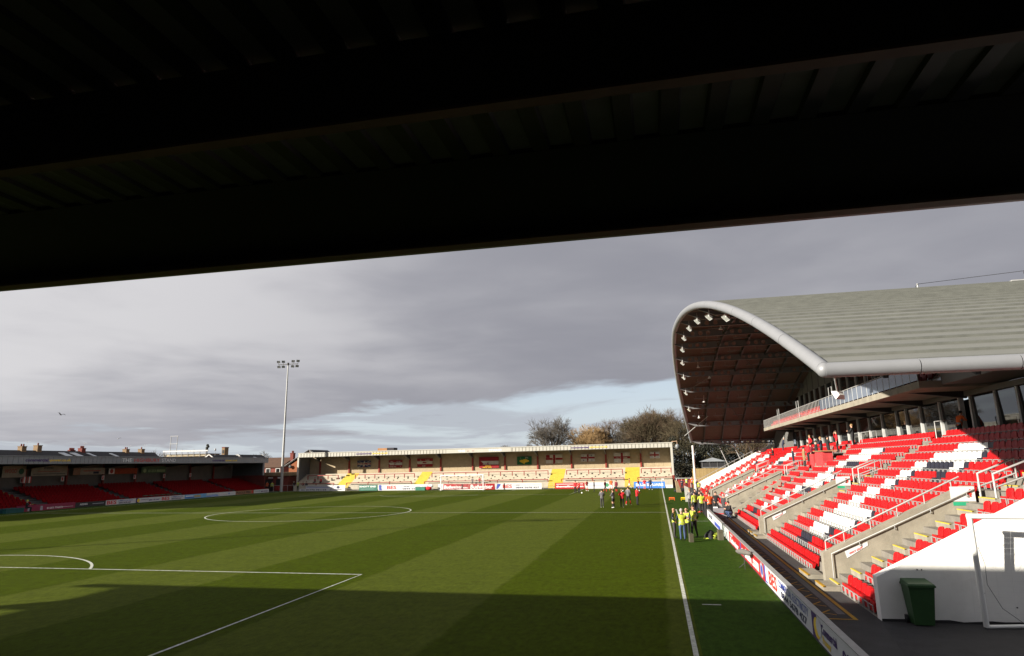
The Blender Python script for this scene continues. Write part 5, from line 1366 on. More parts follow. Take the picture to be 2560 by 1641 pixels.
# dense dark evergreen belt behind the corner: leaf clumps
leaf_d = M('dark_evergreen_leaf', (0.013, 0.014, 0.007), 0.8, 0.35, 3)
leaf_o = M('olive_leaf', (0.036, 0.030, 0.012), 0.8, 0.35, 3)
def evergreen(label, x, y, h, w, seed, mats, n=4200):
    rnd = random.Random(seed); t = thing('evergreen_tree', label, 'tree', (x, y, 0), 'dark evergreens behind the far corner')
    b = MB(); b.tube([(x, y, -0.02), (x+0.2, y, h*0.5), (x, y, h*0.85)], [0.25, 0.16, 0.05], bark['dark'], 7); b.build('trunk', t)
    b = MB()
    cl = [(x+rnd.gauss(0, w*0.36), y+rnd.gauss(0, w*0.30), h*rnd.uniform(0.12, 0.93)) for _ in range(34)]
    for k in range(n):
        c = cl[k % len(cl)]; q = 0.28*w*(1.1-0.5*c[2]/h)
        p = Vector((c[0]+rnd.gauss(0, q*0.5), c[1]+rnd.gauss(0, q*0.5), max(0.1, c[2]+rnd.gauss(0, q*0.42))))
        d = Vector((rnd.gauss(0, 1), rnd.gauss(0, 1), rnd.gauss(0, 0.7))).normalized(); u = d.orthogonal().normalized(); v2 = d.cross(u); s = rnd.uniform(0.09, 0.2)
        b.face([p-u*s, p+v2*s*0.5, p+u*s, p-v2*s*0.5], mats[(k % len(cl)) % len(mats)])
    b.build('crown', t, fixn=False)
evergreen('dark evergreen close behind the terrace stand post', 38.9, 109.5, 8.4, 4.2, 1, [leaf_d, leaf_d, leaf_o])
evergreen('dark evergreen behind the pale kiosk roof', 41.0, 107.0, 7.2, 4.4, 2, [leaf_d, leaf_d, leaf_o])
evergreen('dark bushy evergreen beside the twiggy trees', 45.2, 108.0, 6.8, 4.6, 3, [leaf_d, leaf_o])
evergreen('ivy clad evergreen behind the grandstand end wall', 50.0, 109.0, 7.5, 5.0, 4, [leaf_d, leaf_o])
evergreen('tall ivy covered evergreen left of the kiosk', 36.6, 115.5, 10.4, 4.2, 5, [leaf_d, leaf_o, leaf_o])
evergreen('dark evergreen far behind the kiosk', 42.5, 118.0, 9.5, 5.5, 8, [leaf_d, leaf_d, leaf_o], 5200)
evergreen('dark evergreen far behind the grandstand end wall', 48.5, 120.0, 9.5, 5.5, 9, [leaf_d, leaf_d, leaf_o], 5200)
evergreen('dark evergreen at the back beside the ivy clad one', 55.0, 118.0, 9.0, 5.5, 10, [leaf_d, leaf_o], 5200)
evergreen('low dark evergreen under the tall bare trees', 37.0, 124.0, 8.6, 5.0, 6, [leaf_d, leaf_d, leaf_o], 5200)
# unseen block added behind the seated stand to shade the pitch's far left
ab = thing('added_shade_block', 'unseen tall brick block added to shade the far left of the pitch', 'building', (-67, 45, 0))
b = MB(); b.box(-74, -60.6, 26.5, 63.5, -0.02, 19.7, brick_r); b.build('wall', ab)
b = MB(); b.box(-74.2, -60.4, 26.3, 63.7, 19.7, 20.1, render_g); b.build('parapet', ab)
for fl_ in range(6):
    for k in range(10):
        y = 28.6+3.55*k; z = 1.6+3.1*fl_
        b = MB(); b.box(-60.6, -60.52, y, y+1.6, z, z+1.5, barge); o = b.build('window_frame', ab)
        b = MB(); b.box(-60.52, -60.50, y+0.12, y+1.48, z+0.12, z+1.38, glass_m); b.build('window_pane', o)
# ---------------------------------------------------------------- people
skin_a = M('skin_light', (0.50, 0.29, 0.20), 0.6, 0.06, 8); skin_b = M('skin_tan', (0.36, 0.19, 0.12), 0.6, 0.06, 8)
def cloth(n, c): return M('cloth_'+n, c, 0.85, 0.10, 6)
CL = {k: cloth(k, v) for k, v in dict(black=(0.014, 0.014, 0.016), navy=(0.018, 0.022, 0.045), charcoal=(0.045, 0.043, 0.047), grey=(0.12, 0.115, 0.125), lightgrey=(0.25, 0.24, 0.24), red=(0.46, 0.012, 0.018), maroon=(0.14, 0.010, 0.022), white=(0.70, 0.70, 0.70), hivis=(0.42, 0.50, 0.05), orange=(0.62, 0.105, 0.012), jeans=(0.045, 0.075, 0.16), brown=(0.24, 0.155, 0.075), khaki=(0.20, 0.17, 0.10), silver=(0.30, 0.31, 0.31), green=(0.35, 0.62, 0.06)).items()}
HAIR = {'brown': M('hair_brown', (0.045, 0.025, 0.014), 0.7), 'grey': M('hair_grey', (0.30, 0.28, 0.26), 0.7), 'black': M('hair_black', (0.010, 0.009, 0.008), 0.7), 'fair': M('hair_fair', (0.22, 0.14, 0.06), 0.7), 'bald': None}
PEOPLE = []
def person(label, x, y, z=0.0, h=1.75, rz=0, arms='down', legs='stand', top='black', bottom='black', hair='brown', vest=None, shoes='black', shorts=False, sock=None, group=None, stocky=1.0, coat=False, hat=None, skin=None, look=0.0, short_sleeve=False):
    PEOPLE.append(dict(locals()))
def joints(P):
    J = {}; w = P['stocky']
    hip = 0.94; lean = 0.0
    lg = P['legs']
    if lg == 'sit': hip = 0.50
    if lg == 'crouch': hip = 0.42; lean = 0.16
    if lg == 'lean': lean = 0.18
    J['pelvis'] = (0, 0, hip, 0.155*w, 0.125*w); J['waist'] = (0, lean*0.4, hip+0.16, 0.150*w, 0.115*w); J['chest'] = (0, lean*0.8+0.005, hip+0.38, 0.175*w, 0.125*w); J['neck'] = (0, lean*1.1, hip+0.53, 0.062, 0.062)
    J['jaw'] = (0, lean*1.2+0.02, hip+0.61, 0.066, 0.072); J['head'] = (0, lean*1.25+0.015, hip+0.70, 0.082, 0.100); J['crown'] = (0, lean*1.25+0.0, hip+0.78, 0.062, 0.075)
    sh = hip+0.47
    a = P['arms']
    for s, n in ((-1, 'l'), (1, 'r')):
        J['sh'+n] = (s*0.185*w, lean*0.9, sh, 0.072, 0.07)
        el = (s*0.25*w, lean*0.9-0.03, sh-0.27); wr = (s*0.25*w, lean*0.9+0.05, sh-0.52)
        if a == 'pockets': el = (s*0.29*w, -0.08+lean, sh-0.25); wr = (s*0.17*w, 0.09+lean, sh-0.44)
        if a == 'folded': el = (s*0.26*w, 0.06+lean, sh-0.26); wr = (-s*0.06, 0.20+lean, sh-0.22-0.03*s)
        if a == 'front': el = (s*0.24*w, 0.10+lean, sh-0.25); wr = (s*0.10, 0.30+lean, sh-0.20)
        if a == 'behind': el = (s*0.27*w, -0.10+lean, sh-0.25); wr = (s*0.05, -0.17+lean, sh-0.42)
        if a == 'point' and s == 1: el = (0.28*w, 0.16, sh-0.12); wr = (0.30*w, 0.40, sh-0.02)
        if a == 'swing': el = (s*0.25*w, -s*0.10, sh-0.25); wr = (s*0.24*w, s*0.12+(-0.12 if s > 0 else 0.0), sh-0.46)
        if a == 'phone' and s == 1: el = (0.27*w, 0.12, sh-0.24); wr = (0.12, 0.16, sh+0.10)
        J['el'+n] = (*el, 0.050, 0.050); J['wr'+n] = (*wr, 0.036, 0.036)
        d = Vector(wr)-Vector(el); d.normalize(); hd = Vector(wr)+d*0.085; J['ha'+n] = (*hd, 0.034, 0.026)
        hx = s*0.092*w
        kn = (hx*1.08, 0.025, 0.50); an = (hx*1.12, -0.015, 0.095)
        if lg == 'wide': kn = (hx*1.7, 0.03, 0.50); an = (hx*2.4, -0.01, 0.095)
        if lg == 'stride': kn = (hx, s*0.14+0.02, 0.51); an = (hx, s*0.26-0.04, 0.10+(0.05 if s < 0 else 0))
        if lg == 'sit': kn = (hx*1.4, 0.42, 0.50); an = (hx*1.4, 0.38, 0.09)
        if lg == 'crouch': kn = (hx*1.9, 0.36, 0.50 if s > 0 else 0.42); an = (hx*1.8, 0.12, 0.10)
        J['hip'+n] = (hx, 0, hip-0.05, 0.105*w, 0.105*w); J['kn'+n] = (*kn, 0.066, 0.066); J['an'+n] = (*an, 0.046, 0.050); J['to'+n] = (an[0]*1.08, an[1]+0.16, 0.042, 0.042, 0.036)
    return J
EDGES = [('pelvis', 'waist', 'torso'), ('waist', 'chest', 'torso'), ('chest', 'neck', 'torso'), ('neck', 'jaw', 'skin'), ('jaw', 'head', 'skin'), ('head', 'crown', 'skin')]
for n in 'lr':
    EDGES += [('chest', 'sh'+n, 'torso'), ('sh'+n, 'el'+n, 'arm'), ('el'+n, 'wr'+n, 'arm'), ('wr'+n, 'ha'+n, 'skin'), ('pelvis', 'hip'+n, 'hips'), ('hip'+n, 'kn'+n, 'leg'), ('kn'+n, 'an'+n, 'shin'), ('an'+n, 'to'+n, 'shoe')]
def build_people():
    tmp = []
    for P in PEOPLE:
        J = joints(P); names = list(J)
        me = bpy.data.meshes.new('person')
        me.from_pydata([J[n][:3] for n in names], [(names.index(a), names.index(c)) for a, c, _ in EDGES], [])
        o = bpy.data.objects.new('person', me); COL.objects.link(o)
        mod = o.modifiers.new('s', 'SKIN'); mod.use_smooth_shade = True
        if not me.skin_vertices: me.skin_vertices.new() if hasattr(me.skin_vertices, 'new') else None
        tmp.append((P, J, names, o))
    bpy.context.view_layer.update()
    for P, J, names, o in tmp:
        me = o.data
        if not me.skin_vertices:
            import bmesh
            bm = bmesh.new(); bm.from_mesh(me); bm.verts.layers.skin.verify(); bm.to_mesh(me); bm.free()
        for i, n in enumerate(names):
            sv = me.skin_vertices[0].data[i]; sv.radius = J[n][3:5]; sv.use_root = (n == 'pelvis')
        sub = o.modifiers.new('u', 'SUBSURF'); sub.levels = 1; sub.render_levels = 1
    bpy.context.view_layer.update()
    dg = bpy.context.evaluated_depsgraph_get()
    for P, J, names, o in tmp:
        ev = bpy.data.meshes.new_from_object(o.evaluated_get(dg))
        V = [v.co.copy() for v in ev.vertices]; F = [tuple(p.vertices) for p in ev.polygons]
        bpy.data.meshes.remove(ev); bpy.data.objects.remove(o)
        mb = MB(); sk = skin_b if P['skin'] else skin_a
        top, bot, sho = CL[P['top']], CL[P['bottom']], CL[P['shoes']]
        vest = CL[P['vest']] if P['vest'] else None; sil = CL['silver']; sock = CL[P['sock']] if P['sock'] else None
        segs = [(Vector(J[a][:3]), Vector(J[c][:3]), max(J[a][3], 0.03), max(J[c][3], 0.03), t) for a, c, t in EDGES]
        hip = J['pelvis'][2]
        mb.v = [tuple(v) for v in V]
        for f in F:
            c = sum((V[i] for i in f), Vector())/len(f)
            best = None; bt = None; bu = 0
            for a, b_, ra, rb, t in segs:
                ab = b_-a; u = max(0, min(1, (c-a).dot(ab)/max(ab.length_squared, 1e-9))); d = (c-(a+ab*u)).length/(ra+(rb-ra)*u)
                if best is None or d < best: best, bt, bu = d, t, u
            m = sk
            if bt in ('torso', 'hips'):
                m = top
                if bt == 'hips' or c.z < hip-0.02: m = top if (P['coat'] or c.z > hip-0.03) else bot
                if c.z > hip+0.52: m = sk
                if vest and c.z > hip-0.06 and c.z < hip+0.50:
                    m = vest
                    if abs(c.z-hip-0.06) < 0.03 or abs(c.z-hip-0.24) < 0.03: m = sil
            elif bt == 'arm': m = sk if (P['short_sleeve'] and c.z < hip+0.24) else top
            elif bt == 'leg':
                m = bot
                if P['coat'] and c.z > hip-0.34: m = top
                if P['shorts'] and c.z < hip-0.33: m = sk
            elif bt == 'shin':
                m = sk if P['shorts'] else bot
                if sock and c.z < 0.42: m = sock
            elif bt == 'shoe': m = sho
            mb.f.append(f); mb.mi.append(mb.m(m)); mb.sm.append(True)
        # fingers and thumb
        for n, s in (('l', -1), ('r', 1)):
            w_, h_ = Vector(J['wr'+n][:3]), Vector(J['ha'+n][:3]); d = (h_-w_).normalized(); sd_ = d.cross(Vector((0, 1, 0.2))).normalized(); pn = d.cross(sd_)
            for k, ln in enumerate((0.062, 0.074, 0.070, 0.056)):
                q0 = h_+sd_*(0.026-0.0175*k); q1 = q0+d*ln*0.6+pn*0.012; q2 = q1+d*ln*0.4+pn*0.026
                mb.tube([q0-d*0.02, q1, q2], [0.0095, 0.009, 0.0075], sk, 5)
            t0 = w_+d*0.03+sd_*0.03; mb.tube([t0, t0+d*0.03+sd_*0.022, t0+d*0.06+sd_*0.026], [0.011, 0.010, 0.008], sk, 5)
        # face: nose, ears, eyes, mouth
        hd = Vector(J['head'][:3]); 
        mb.tube([hd+Vector((0, 0.085, 0.012)), hd+Vector((0, 0.118, -0.028)), hd+Vector((0, 0.095, -0.036))], [0.008, 0.016, 0.012], sk, 6)
        for s in (-1, 1):
            mb.ball(hd+Vector((s*0.085, 0.0, -0.012)), 0.030, sk, 6, 5, (0.4, 0.7, 1.1))
            mb.ball(hd+Vector((s*0.032, 0.083, 0.006)), 0.011, HAIR['black'], 6, 4)
        mb.bar(hd+Vector((-0.024, 0.088, -0.064)), hd+Vector((0.024, 0.088, -0.064)), 0.01, 0.010, M('lip', (0.30, 0.10, 0.08), 0.6))
        sc = P['h']/(J['crown'][2]+0.085) if P['legs'] not in ('sit', 'crouch') else P['h']/1.805
        me = mb.data('person')
        loc = Vector((P['x'], P['y'], P['z']))
        po = obj('person', me, None, loc, R(P['rz'])); po.scale = (sc, sc, sc)
        tag(po, P['label'], 'person', P['group'])
        # hair or hat, a child cap over the skull
        hm = HAIR[P['hair']] if not P['hat'] else CL[P['hat']]
        if hm:
            hb = MB(); vs = []; NU, NV = 12, 6
            for i in range(NV+1):
                th = (0.62*math.pi)*i/NV
                for j in range(NU):
                    ph = 2*math.pi*j/NU; fr = math.sin(ph)
                    lim = th*(1.0-0.30*max(0, fr)+0.12*max(0, -fr))
                    vs.append((hd.x+0.096*math.sin(lim)*math.cos(ph), hd.y-0.006+0.112*math.sin(lim)*math.sin(ph), hd.z+0.018+0.112*math.cos(lim)))
            hb.mesh(vs, [(i*NU+j, (i+1)*NU+j, (i+1)*NU+(j+1) % NU, i*NU+(j+1) % NU) for i in range(NV) for j in range(NU)], hm, True)
            ho = bpy.data.objects.new('hat' if P['hat'] else 'hair', hb.data('hair')); COL.objects.link(ho); ho.parent = po
# stewards on the touchline
person('steward in open yellow vest and grey trousers by the touchline', 32.62, 29.9, 0, 1.70, -100, 'pockets', 'stand', 'black', 'charcoal', 'bald', vest='hivis', skin=1)
person('steward in yellow vest and blue jeans seen from behind', 33.02, 28.75, 0, 1.72, 15, 'front', 'stand', 'navy', 'jeans', 'grey', vest='hivis', stocky=1.12)
person('steward in dark blue with yellow collar beyond the blue jeans steward', 33.32, 29.9, 0, 1.70, 160, 'folded', 'stand', 'navy', 'black', 'bald', vest='hivis')
person('tall dark haired steward with yellow vest over a black suit', 33.72, 30.35, 0, 1.80, 130, 'behind', 'wide', 'black', 'black', 'brown', vest='hivis')
person('man in a pale grey jacket holding equipment by the technical area', 34.55, 52.1, 0, 1.84, 20, 'front', 'stand', 'lightgrey', 'charcoal', 'fair', coat=False)
person('man in a dark suit and white shirt beside the grey jacket', 34.95, 50.9, 0, 1.84, 200, 'down', 'stand', 'navy', 'navy', 'brown')
person('man in a black suit between the grey jacket and yellow coats', 35.25, 50.0, 0, 1.76, -120, 'pockets', 'stand', 'black', 'black', 'black')
person('steward in yellow coat with back turned near the black suits', 34.75, 48.4, 0, 1.72, 30, 'down', 'stand', 'hivis', 'black', 'black', stocky=1.1, vest='hivis')
person('steward in yellow coat next to the orange coat', 35.18, 46.6, 0, 1.76, 10, 'front', 'stand', 'hivis', 'black', 'brown', stocky=1.1, vest='hivis')
person('steward in an orange coat with back turned by the boards', 35.72, 45.4, 0, 1.80, 20, 'front', 'stand', 'orange', 'black', 'brown', stocky=1.15, vest='orange')
person('man in black with a red scarf beside the orange coat', 36.35, 47.2, 0, 1.78, 180, 'pockets', 'stand', 'black', 'black', 'black')
person('man in a red top talking among the yellow coats', 35.75, 48.6, 0, 1.78, 190, 'down', 'stand', 'red', 'black', 'brown')
person('man in a long dark suit walking down the path', 36.65, 44.1, 0, 1.74, -60, 'down', 'stand', 'charcoal', 'charcoal', 'grey', coat=True)
person('man in black jacket and jeans crouching at the front seats', 37.0, 42.6, 0.02, 1.78, 110, 'front', 'crouch', 'black', 'jeans', 'black', stocky=1.1)
person('person in red cap bending beside the crouching man', 36.55, 42.9, 0.02, 1.65, -80, 'front', 'crouch', 'black', 'black', 'brown', hat='red')
person('man in navy with yellow vest at the far end of the path', 36.2, 97.5, 0, 1.75, 170, 'down', 'stand', 'navy', 'black', 'brown', vest='hivis')
person('steward in orange coat by the white post', 37.0, 96.2, 0, 1.82, 190, 'down', 'stand', 'orange', 'black', 'fair', vest='orange')
person('steward in yellow jacket beside the orange coat at the far corner', 37.2, 92.4, 0, 1.62, 180, 'down', 'stand', 'hivis', 'black', 'fair', vest='hivis')
person('man in a dark suit with white shirt at the grandstand end', 37.05, 84.0, 0, 1.78, 200, 'folded', 'stand', 'navy', 'black', 'grey')
person('steward in pale yellow jacket below the small seat block', 37.1, 81.2, 0, 1.66, 200, 'down', 'stand', 'hivis', 'khaki', 'fair', vest='hivis')
person('photographer in black with bag at the far touchline corner', 35.2, 88.5, 0, 1.74, 170, 'front', 'stand', 'navy', 'black', 'brown')
# warm-up group on the pitch
G = 'people warming up near the halfway line'
person('player in grey tracksuit standing apart on the halfway line', 26.64, 54.5, 0, 1.76, 10, 'folded', 'stand', 'grey', 'charcoal', 'black', shoes='white')
person('player in grey top and black shorts with folded arms', 27.72, 53.9, 0, 1.76, 60, 'folded', 'stand', 'grey', 'black', 'brown', shorts=True, sock='black', shoes='white')
person('man in red jacket and black trousers with back turned', 28.5, 54.4, 0, 1.74, 0, 'front', 'stand', 'red', 'black', 'fair', stocky=1.1, shoes='white')
person('tall player in grey jacket beside the red jacket', 28.95, 57.6, 0, 1.88, -30, 'pockets', 'stride', 'grey', 'black', 'brown', sock='red', shoes='white')
person('man in red jacket standing at the right of the group', 29.8, 57.7, 0, 1.80, -60, 'front', 'stand', 'red', 'black', 'brown')
# players further off
person('coach in red top and black trousers nearer the penalty box corner', 20.6, 83.6, 0, 1.80, 160, 'down', 'stand', 'red', 'black', 'black')
person('second coach in red beside the coach at the penalty box corner', 21.1, 83.5, 0, 1.66, 150, 'folded', 'stand', 'red', 'black', 'grey')
person('player in red and white kit jogging behind the two coaches', 21.5, 90.5, 0, 1.68, -120, 'swing', 'stride', 'red', 'white', 'brown', shorts=True, sock='red', shoes='white', short_sleeve=True)
person('man in dark tracksuit between the players and the white board', 22.8, 88.0, 0, 1.72, 100, 'down', 'stand', 'navy', 'black', 'brown')
person('player in maroon striding with red socks', 24.5, 86.5, 0, 1.76, -100, 'swing', 'stride', 'maroon', 'black', 'black', sock='red')
person('player in orange bib and white shorts', 25.1, 90.2, 0, 1.80, 180, 'down', 'wide', 'orange', 'white', 'black', shorts=True, sock='orange')
person('player in maroon top with red socks beside the orange bib', 26.1, 86.2, 0, 1.76, 140, 'down', 'stand', 'maroon', 'black', 'black', sock='red')
person('player in red and white kit by the yellow steps', 27.5, 96.8, 0, 1.70, 100, 'down', 'stride', 'red', 'white', 'brown', shorts=True, sock='white', short_sleeve=True)
person('player in red shirt crouching low before the blue board', 28.9, 95.5, 0, 1.62, -100, 'swing', 'stride', 'red', 'white', 'fair', shorts=True, sock='red', short_sleeve=True)
person('player in red shirt and white shorts before the blue board', 29.9, 93.4, 0, 1.72, 170, 'down', 'stand', 'red', 'white', 'brown', shorts=True, sock='orange', short_sleeve=True)
person('goalkeeper coach in dark navy before the blue board', 30.75, 93.2, 0, 1.76, 190, 'swing', 'wide', 'navy', 'navy', 'brown', shoes='white')
# people in the grandstand
def inrow(label, row, y, **k):
    person(label, BX(row)-0.33, y, TZ(row), **k)
inrow('man in red jacket standing before the lounge windows', 12, 55.8, rz=100, top='red', bottom='black', hair='fair', arms='pockets')
inrow('man in red coat raising an arm by the lounge windows', 12, 46.7, rz=80, top='red', bottom='black', hair='brown', arms='phone')
inrow('person in black coat beside the red coat near the lounge', 11, 46.6, rz=-80, top='black', bottom='black', hair='black', arms='front')
inrow('person with red and white scarf behind the press desk', 11, 48.8, rz=60, top='navy', bottom='black', hair='fair', arms='front')
inrow('man in long black coat with back turned at the press desk', 10, 47.4, rz=-90, top='black', bottom='black', hair='black', coat=True, stocky=1.05, h=1.82)
inrow('man in brown coat standing among the red seats', 9, 48.7, rz=-85, top='brown', bottom='black', hair='grey', coat=True, hat='black')
inrow('woman in red scarf and coat beside the brown coat', 10, 50.4, rz=-70, top='red', bottom='black', hair='brown')
inrow('man in dark coat reading among the red seats', 9, 53.1, rz=-100, top='navy', bottom='charcoal', hair='bald', arms='front', coat=True)
inrow('man in red and black talking near the press desk', 11, 52.6, rz=-60, top='maroon', bottom='black', hair='black', legs='sit', arms='front')
inrow('cameraman in black seated at the top row end', 11, 71.6, rz=90, top='black', bottom='black', hair='fair', legs='sit', arms='front')
inrow('man in navy leaning on the cladding at the top row', 13, 73.2, rz=-90, top='navy', bottom='navy', hair='grey', legs='lean')
person('man in orange jacket at the lounge doorway', 47.7, 30.3, TZ(13), 1.62, -75, 'front', 'lean', 'orange', 'black', 'black', vest='orange', stocky=1.25)
inrow('person in black behind the gangway rail at the lounge', 13, 44.9, rz=60, top='black', bottom='black', hair='fair', arms='front')
# far left corner and terrace
person('steward in bright orange coat in the dark entrance', -38.2, 100.6, 0, 1.80, 170, 'pockets', 'stand', 'orange', 'black', 'brown', vest='orange', stocky=1.15)
person('steward in yellow vest beside the orange coat at the entrance', -37.3, 100.8, 0, 1.78, 200, 'down', 'stand', 'hivis', 'black', 'brown', vest='hivis')
person('steward in yellow vest behind the pedestrian rail', -32.2, 101.0, 0, 1.80, 180, 'front', 'stand', 'hivis', 'black', 'black', vest='hivis')
person('spectator in black behind the rail beside the mast', -33.2, 101.3, 0, 1.78, 170, 'front', 'stand', 'black', 'black', 'grey')
person('spectator in red behind the pedestrian rail', -31.3, 101.2, 0, 1.68, 190, 'front', 'stand', 'maroon', 'black', 'black')
person('spectator in dark green at the end of the pedestrian rail', -30.5, 101.0, 0, 1.72, 180, 'down', 'stand', 'charcoal', 'black', 'brown')
person('fan in red and white leaning over the boards behind the goal', 2.2, 100.6, 0.55, 1.55, 180, 'front', 'lean', 'red', 'black', 'brown')
person('fan in grey leaning over the boards behind the goal', 0.9, 100.6, 0.55, 1.55, 190, 'front', 'lean', 'lightgrey', 'black', 'brown')
person('fan in red seated low at the shaded end of the terrace', -28.2, 102.0, 1.1, 1.65, 180, 'front', 'sit', 'red', 'black', 'fair')
person('fan in dark red seated beside the red fan on the terrace', -29.4, 102.0, 1.1, 1.65, 170, 'front', 'sit', 'maroon', 'black', 'black')
person('steward in dark coat and yellow hood seated by the left boards', -34.7, 50.4, 0.0, 1.75, -60, 'front', 'sit', 'black', 'black', 'brown', hat='hivis')
build_people()

# ---------------------------------------------------------------- loose things
# press desk
d = thing('press_desk', 'red box desk with open top among the grandstand seats', 'desk', (44.4, 45.2, TZ(9)))
desk_m = M('desk_red', (0.42, 0.045, 0.05), 0.5)
b = MB(); b.box(43.95, 44.65, 44.0, 46.4, TZ(9)+0.0, TZ(9)+1.25, desk_m); b.build('front_panel', d)
b = MB(); b.box(43.85, 44.95, 43.8, 46.5, TZ(9)+1.25, TZ(9)+1.32, M('desk_wood', (0.30, 0.17, 0.08), 0.6)); b.build('desk_top', d)
b = MB(); b.box(43.95, 44.65, 47.0, 48.3, TZ(9)+0.0, TZ(9)+1.1, desk_m); b.build('side_panel', d)
# wheelie bin
bin_m = M('bin_green', (0.026, 0.072, 0.022), 0.45, 0.15, 5)
wb = thing('wheelie_bin', 'dark green wheelie bin against the white end wall', 'bin', (38.3, 10.9, 0))
b = MB(); c = (38.28, 10.88)
def ring(z, w, dd): return [(c[0]-w, c[1]-dd, z), (c[0]+w, c[1]-dd, z), (c[0]+w, c[1]+dd, z), (c[0]-w, c[1]+dd, z)]
r0, r1, r2 = ring(0.03, 0.225, 0.20), ring(0.96, 0.30, 0.29), ring(0.98, 0.315, 0.31)
b.mesh(r0+r1, [(3, 2, 1, 0), (0, 1, 5, 4), (1, 2, 6, 5), (2, 3, 7, 6), (3, 0, 4, 7)], bin_m); b.build('body', wb)
b = MB(); b.mesh(ring(0.95, 0.325, 0.32)+ring(1.0, 0.325, 0.32), [(3, 2, 1, 0), (4, 5, 6, 7), (0, 1, 5, 4), (1, 2, 6, 5), (2, 3, 7, 6), (3, 0, 4, 7)], bin_m); b.build('rim', wb)
b = MB(); lid0 = ring(1.0, 0.315, 0.31); lid1 = [(c[0]-0.30, c[1]-0.29, 1.03), (c[0]+0.30, c[1]-0.29, 1.03), (c[0]+0.29, c[1]+0.30, 1.09), (c[0]-0.29, c[1]+0.30, 1.09)]
b.mesh(lid0+lid1, [(3, 2, 1, 0), (4, 5, 6, 7), (0, 1, 5, 4), (1, 2, 6, 5), (2, 3, 7, 6), (3, 0, 4, 7)], bin_m); b.build('lid', wb)
b = MB(); b.tube([(c[0]-0.24, c[1]+0.33, 1.04), (c[0]+0.24, c[1]+0.33, 1.04)], 0.02, bin_m, 8); b.build('handle', wb)
for s in (-1, 1):
    b = MB(); b.tube([(c[0]+s*0.25, c[1]+0.22, 0.1), (c[0]+s*0.31, c[1]+0.22, 0.1)], 0.10, black_m, 14); b.build('wheel', wb)
wb.rotation_euler = (0, 0, 0)
# cases, jackets
def case(label, x, y, w, dd, h, rz=0.2):
    t = thing('equipment_case', label, 'case', (x, y, 0)); m = M('case_khaki', (0.085, 0.078, 0.052), 0.6); ct, st = math.cos(rz), math.sin(rz)
    b = MB(); b.prism([(x+a*ct-e*st, y+a*st+e*ct) for a, e in ((-w, -dd), (w, -dd), (w, dd), (-w, dd))], 'z', 0, h*0.8, m); b.build('body', t)
    b = MB(); b.prism([(x+a*ct*1.02-e*st*1.02, y+a*st*1.02+e*ct*1.02) for a, e in ((-w, -dd), (w, -dd), (w, dd), (-w, dd))], 'z', h*0.82, h, m); b.build('lid', t)
    b = MB(); b.tube([(x-0.08, y, h), (x-0.06, y, h+0.05), (x+0.06, y, h+0.05), (x+0.08, y, h)], 0.012, black_m, 6); b.build('handle', t)
case('small khaki case on the grass by the stewards', 33.42, 28.2, 0.10, 0.14, 0.42)
case('taller khaki case beside the perimeter boards', 35.0, 29.2, 0.13, 0.15, 0.52)
def heap(label, x, y, cols, seed):
    t = thing('jacket_heap', label, 'jackets', (x, y, 0)); rnd = random.Random(seed)
    for k, cc in enumerate(cols):
        b = MB(); NU, NV = 14, 7; vs = []; cx, cy2, s = x+rnd.uniform(-.16, .16), y+rnd.uniform(-.15, .15), rnd.uniform(0.26, 0.36)
        for i in range(NV+1):
            th = math.pi/2*i/NV
            for j in range(NU):
                ph = 2*math.pi*j/NU; rr = s*(1+0.25*math.sin(3*ph+k)+0.15*rnd.uniform(-1, 1))
                vs.append((cx+rr*math.sin(th)*math.cos(ph), cy2+rr*math.sin(th)*math.sin(ph), 0.02+(0.42-0.12*k)*math.cos(th)*(1+0.1*rnd.uniform(-1, 1))))
        b.mesh(vs, [(i*NU+j, (i+1)*NU+j, (i+1)*NU+(j+1) % NU, i*NU+(j+1) % NU) for i in range(NV) for j in range(NU)], CL[cc], True); b.build('jacket', t)
heap('heap of black and yellow jackets on the grass by the boards', 34.62, 29.9, ['black', 'hivis', 'black', 'hivis'], 4)
# fluffy microphone
mc = thing('microphone', 'fluffy grey microphone on a small tripod by the red board', 'microphone', (35.05, 19.6, 0))
fur = M('mic_fur', (0.13, 0.12, 0.11), 0.95, 0.35, 30, bump=0.6)
b = MB(); b.tube([(34.82, 20.0, 0.60), (34.9, 19.86, 0.61), (35.05, 19.6, 0.62), (35.2, 19.34, 0.61), (35.27, 19.2, 0.60)], [0.05, 0.10, 0.115, 0.10, 0.04], fur, 12); b.build('windshield', mc)
b = MB(); b.tube([(35.05, 19.6, 0.16), (35.05, 19.6, 0.56)], 0.018, dark_steel, 6); b.build('stem', mc)
for a in (0.4, 2.5, 4.6):
    b = MB(); b.tube([(35.05, 19.6, 0.2), (35.05+0.26*math.cos(a), 19.6+0.26*math.sin(a), 0.0)], 0.013, dark_steel, 5); b.build('leg', mc)
# training hurdles
def hurdle(label, x, y, mat):
    t = thing('training_hurdle', label, 'hurdle', (x, y, 0))
    b = MB(); b.bar((x-0.28, y, 0.30), (x+0.28, y, 0.30), 0.06, 0.10, mat); b.build('top_bar', t)
    b = MB(); b.bar((x-0.28, y, 0.16), (x+0.28, y, 0.16), 0.04, 0.05, mat); b.build('lower_bar', t)
    for s in (-1, 1):
        b = MB(); b.tube([(x+s*0.28, y-0.16, 0.02), (x+s*0.28, y, 0.32), (x+s*0.28, y+0.05, 0.02)], 0.022, mat, 6); b.build('leg', t)
hurdle('orange training hurdle on the grass beside the touchline', 33.25, 65.4, M('hurdle_orange', (0.70, 0.12, 0.02), 0.5))
hurdle('yellow training hurdle next to the orange hurdle', 34.5, 65.3, M('hurdle_yellow', (0.80, 0.55, 0.02), 0.5))
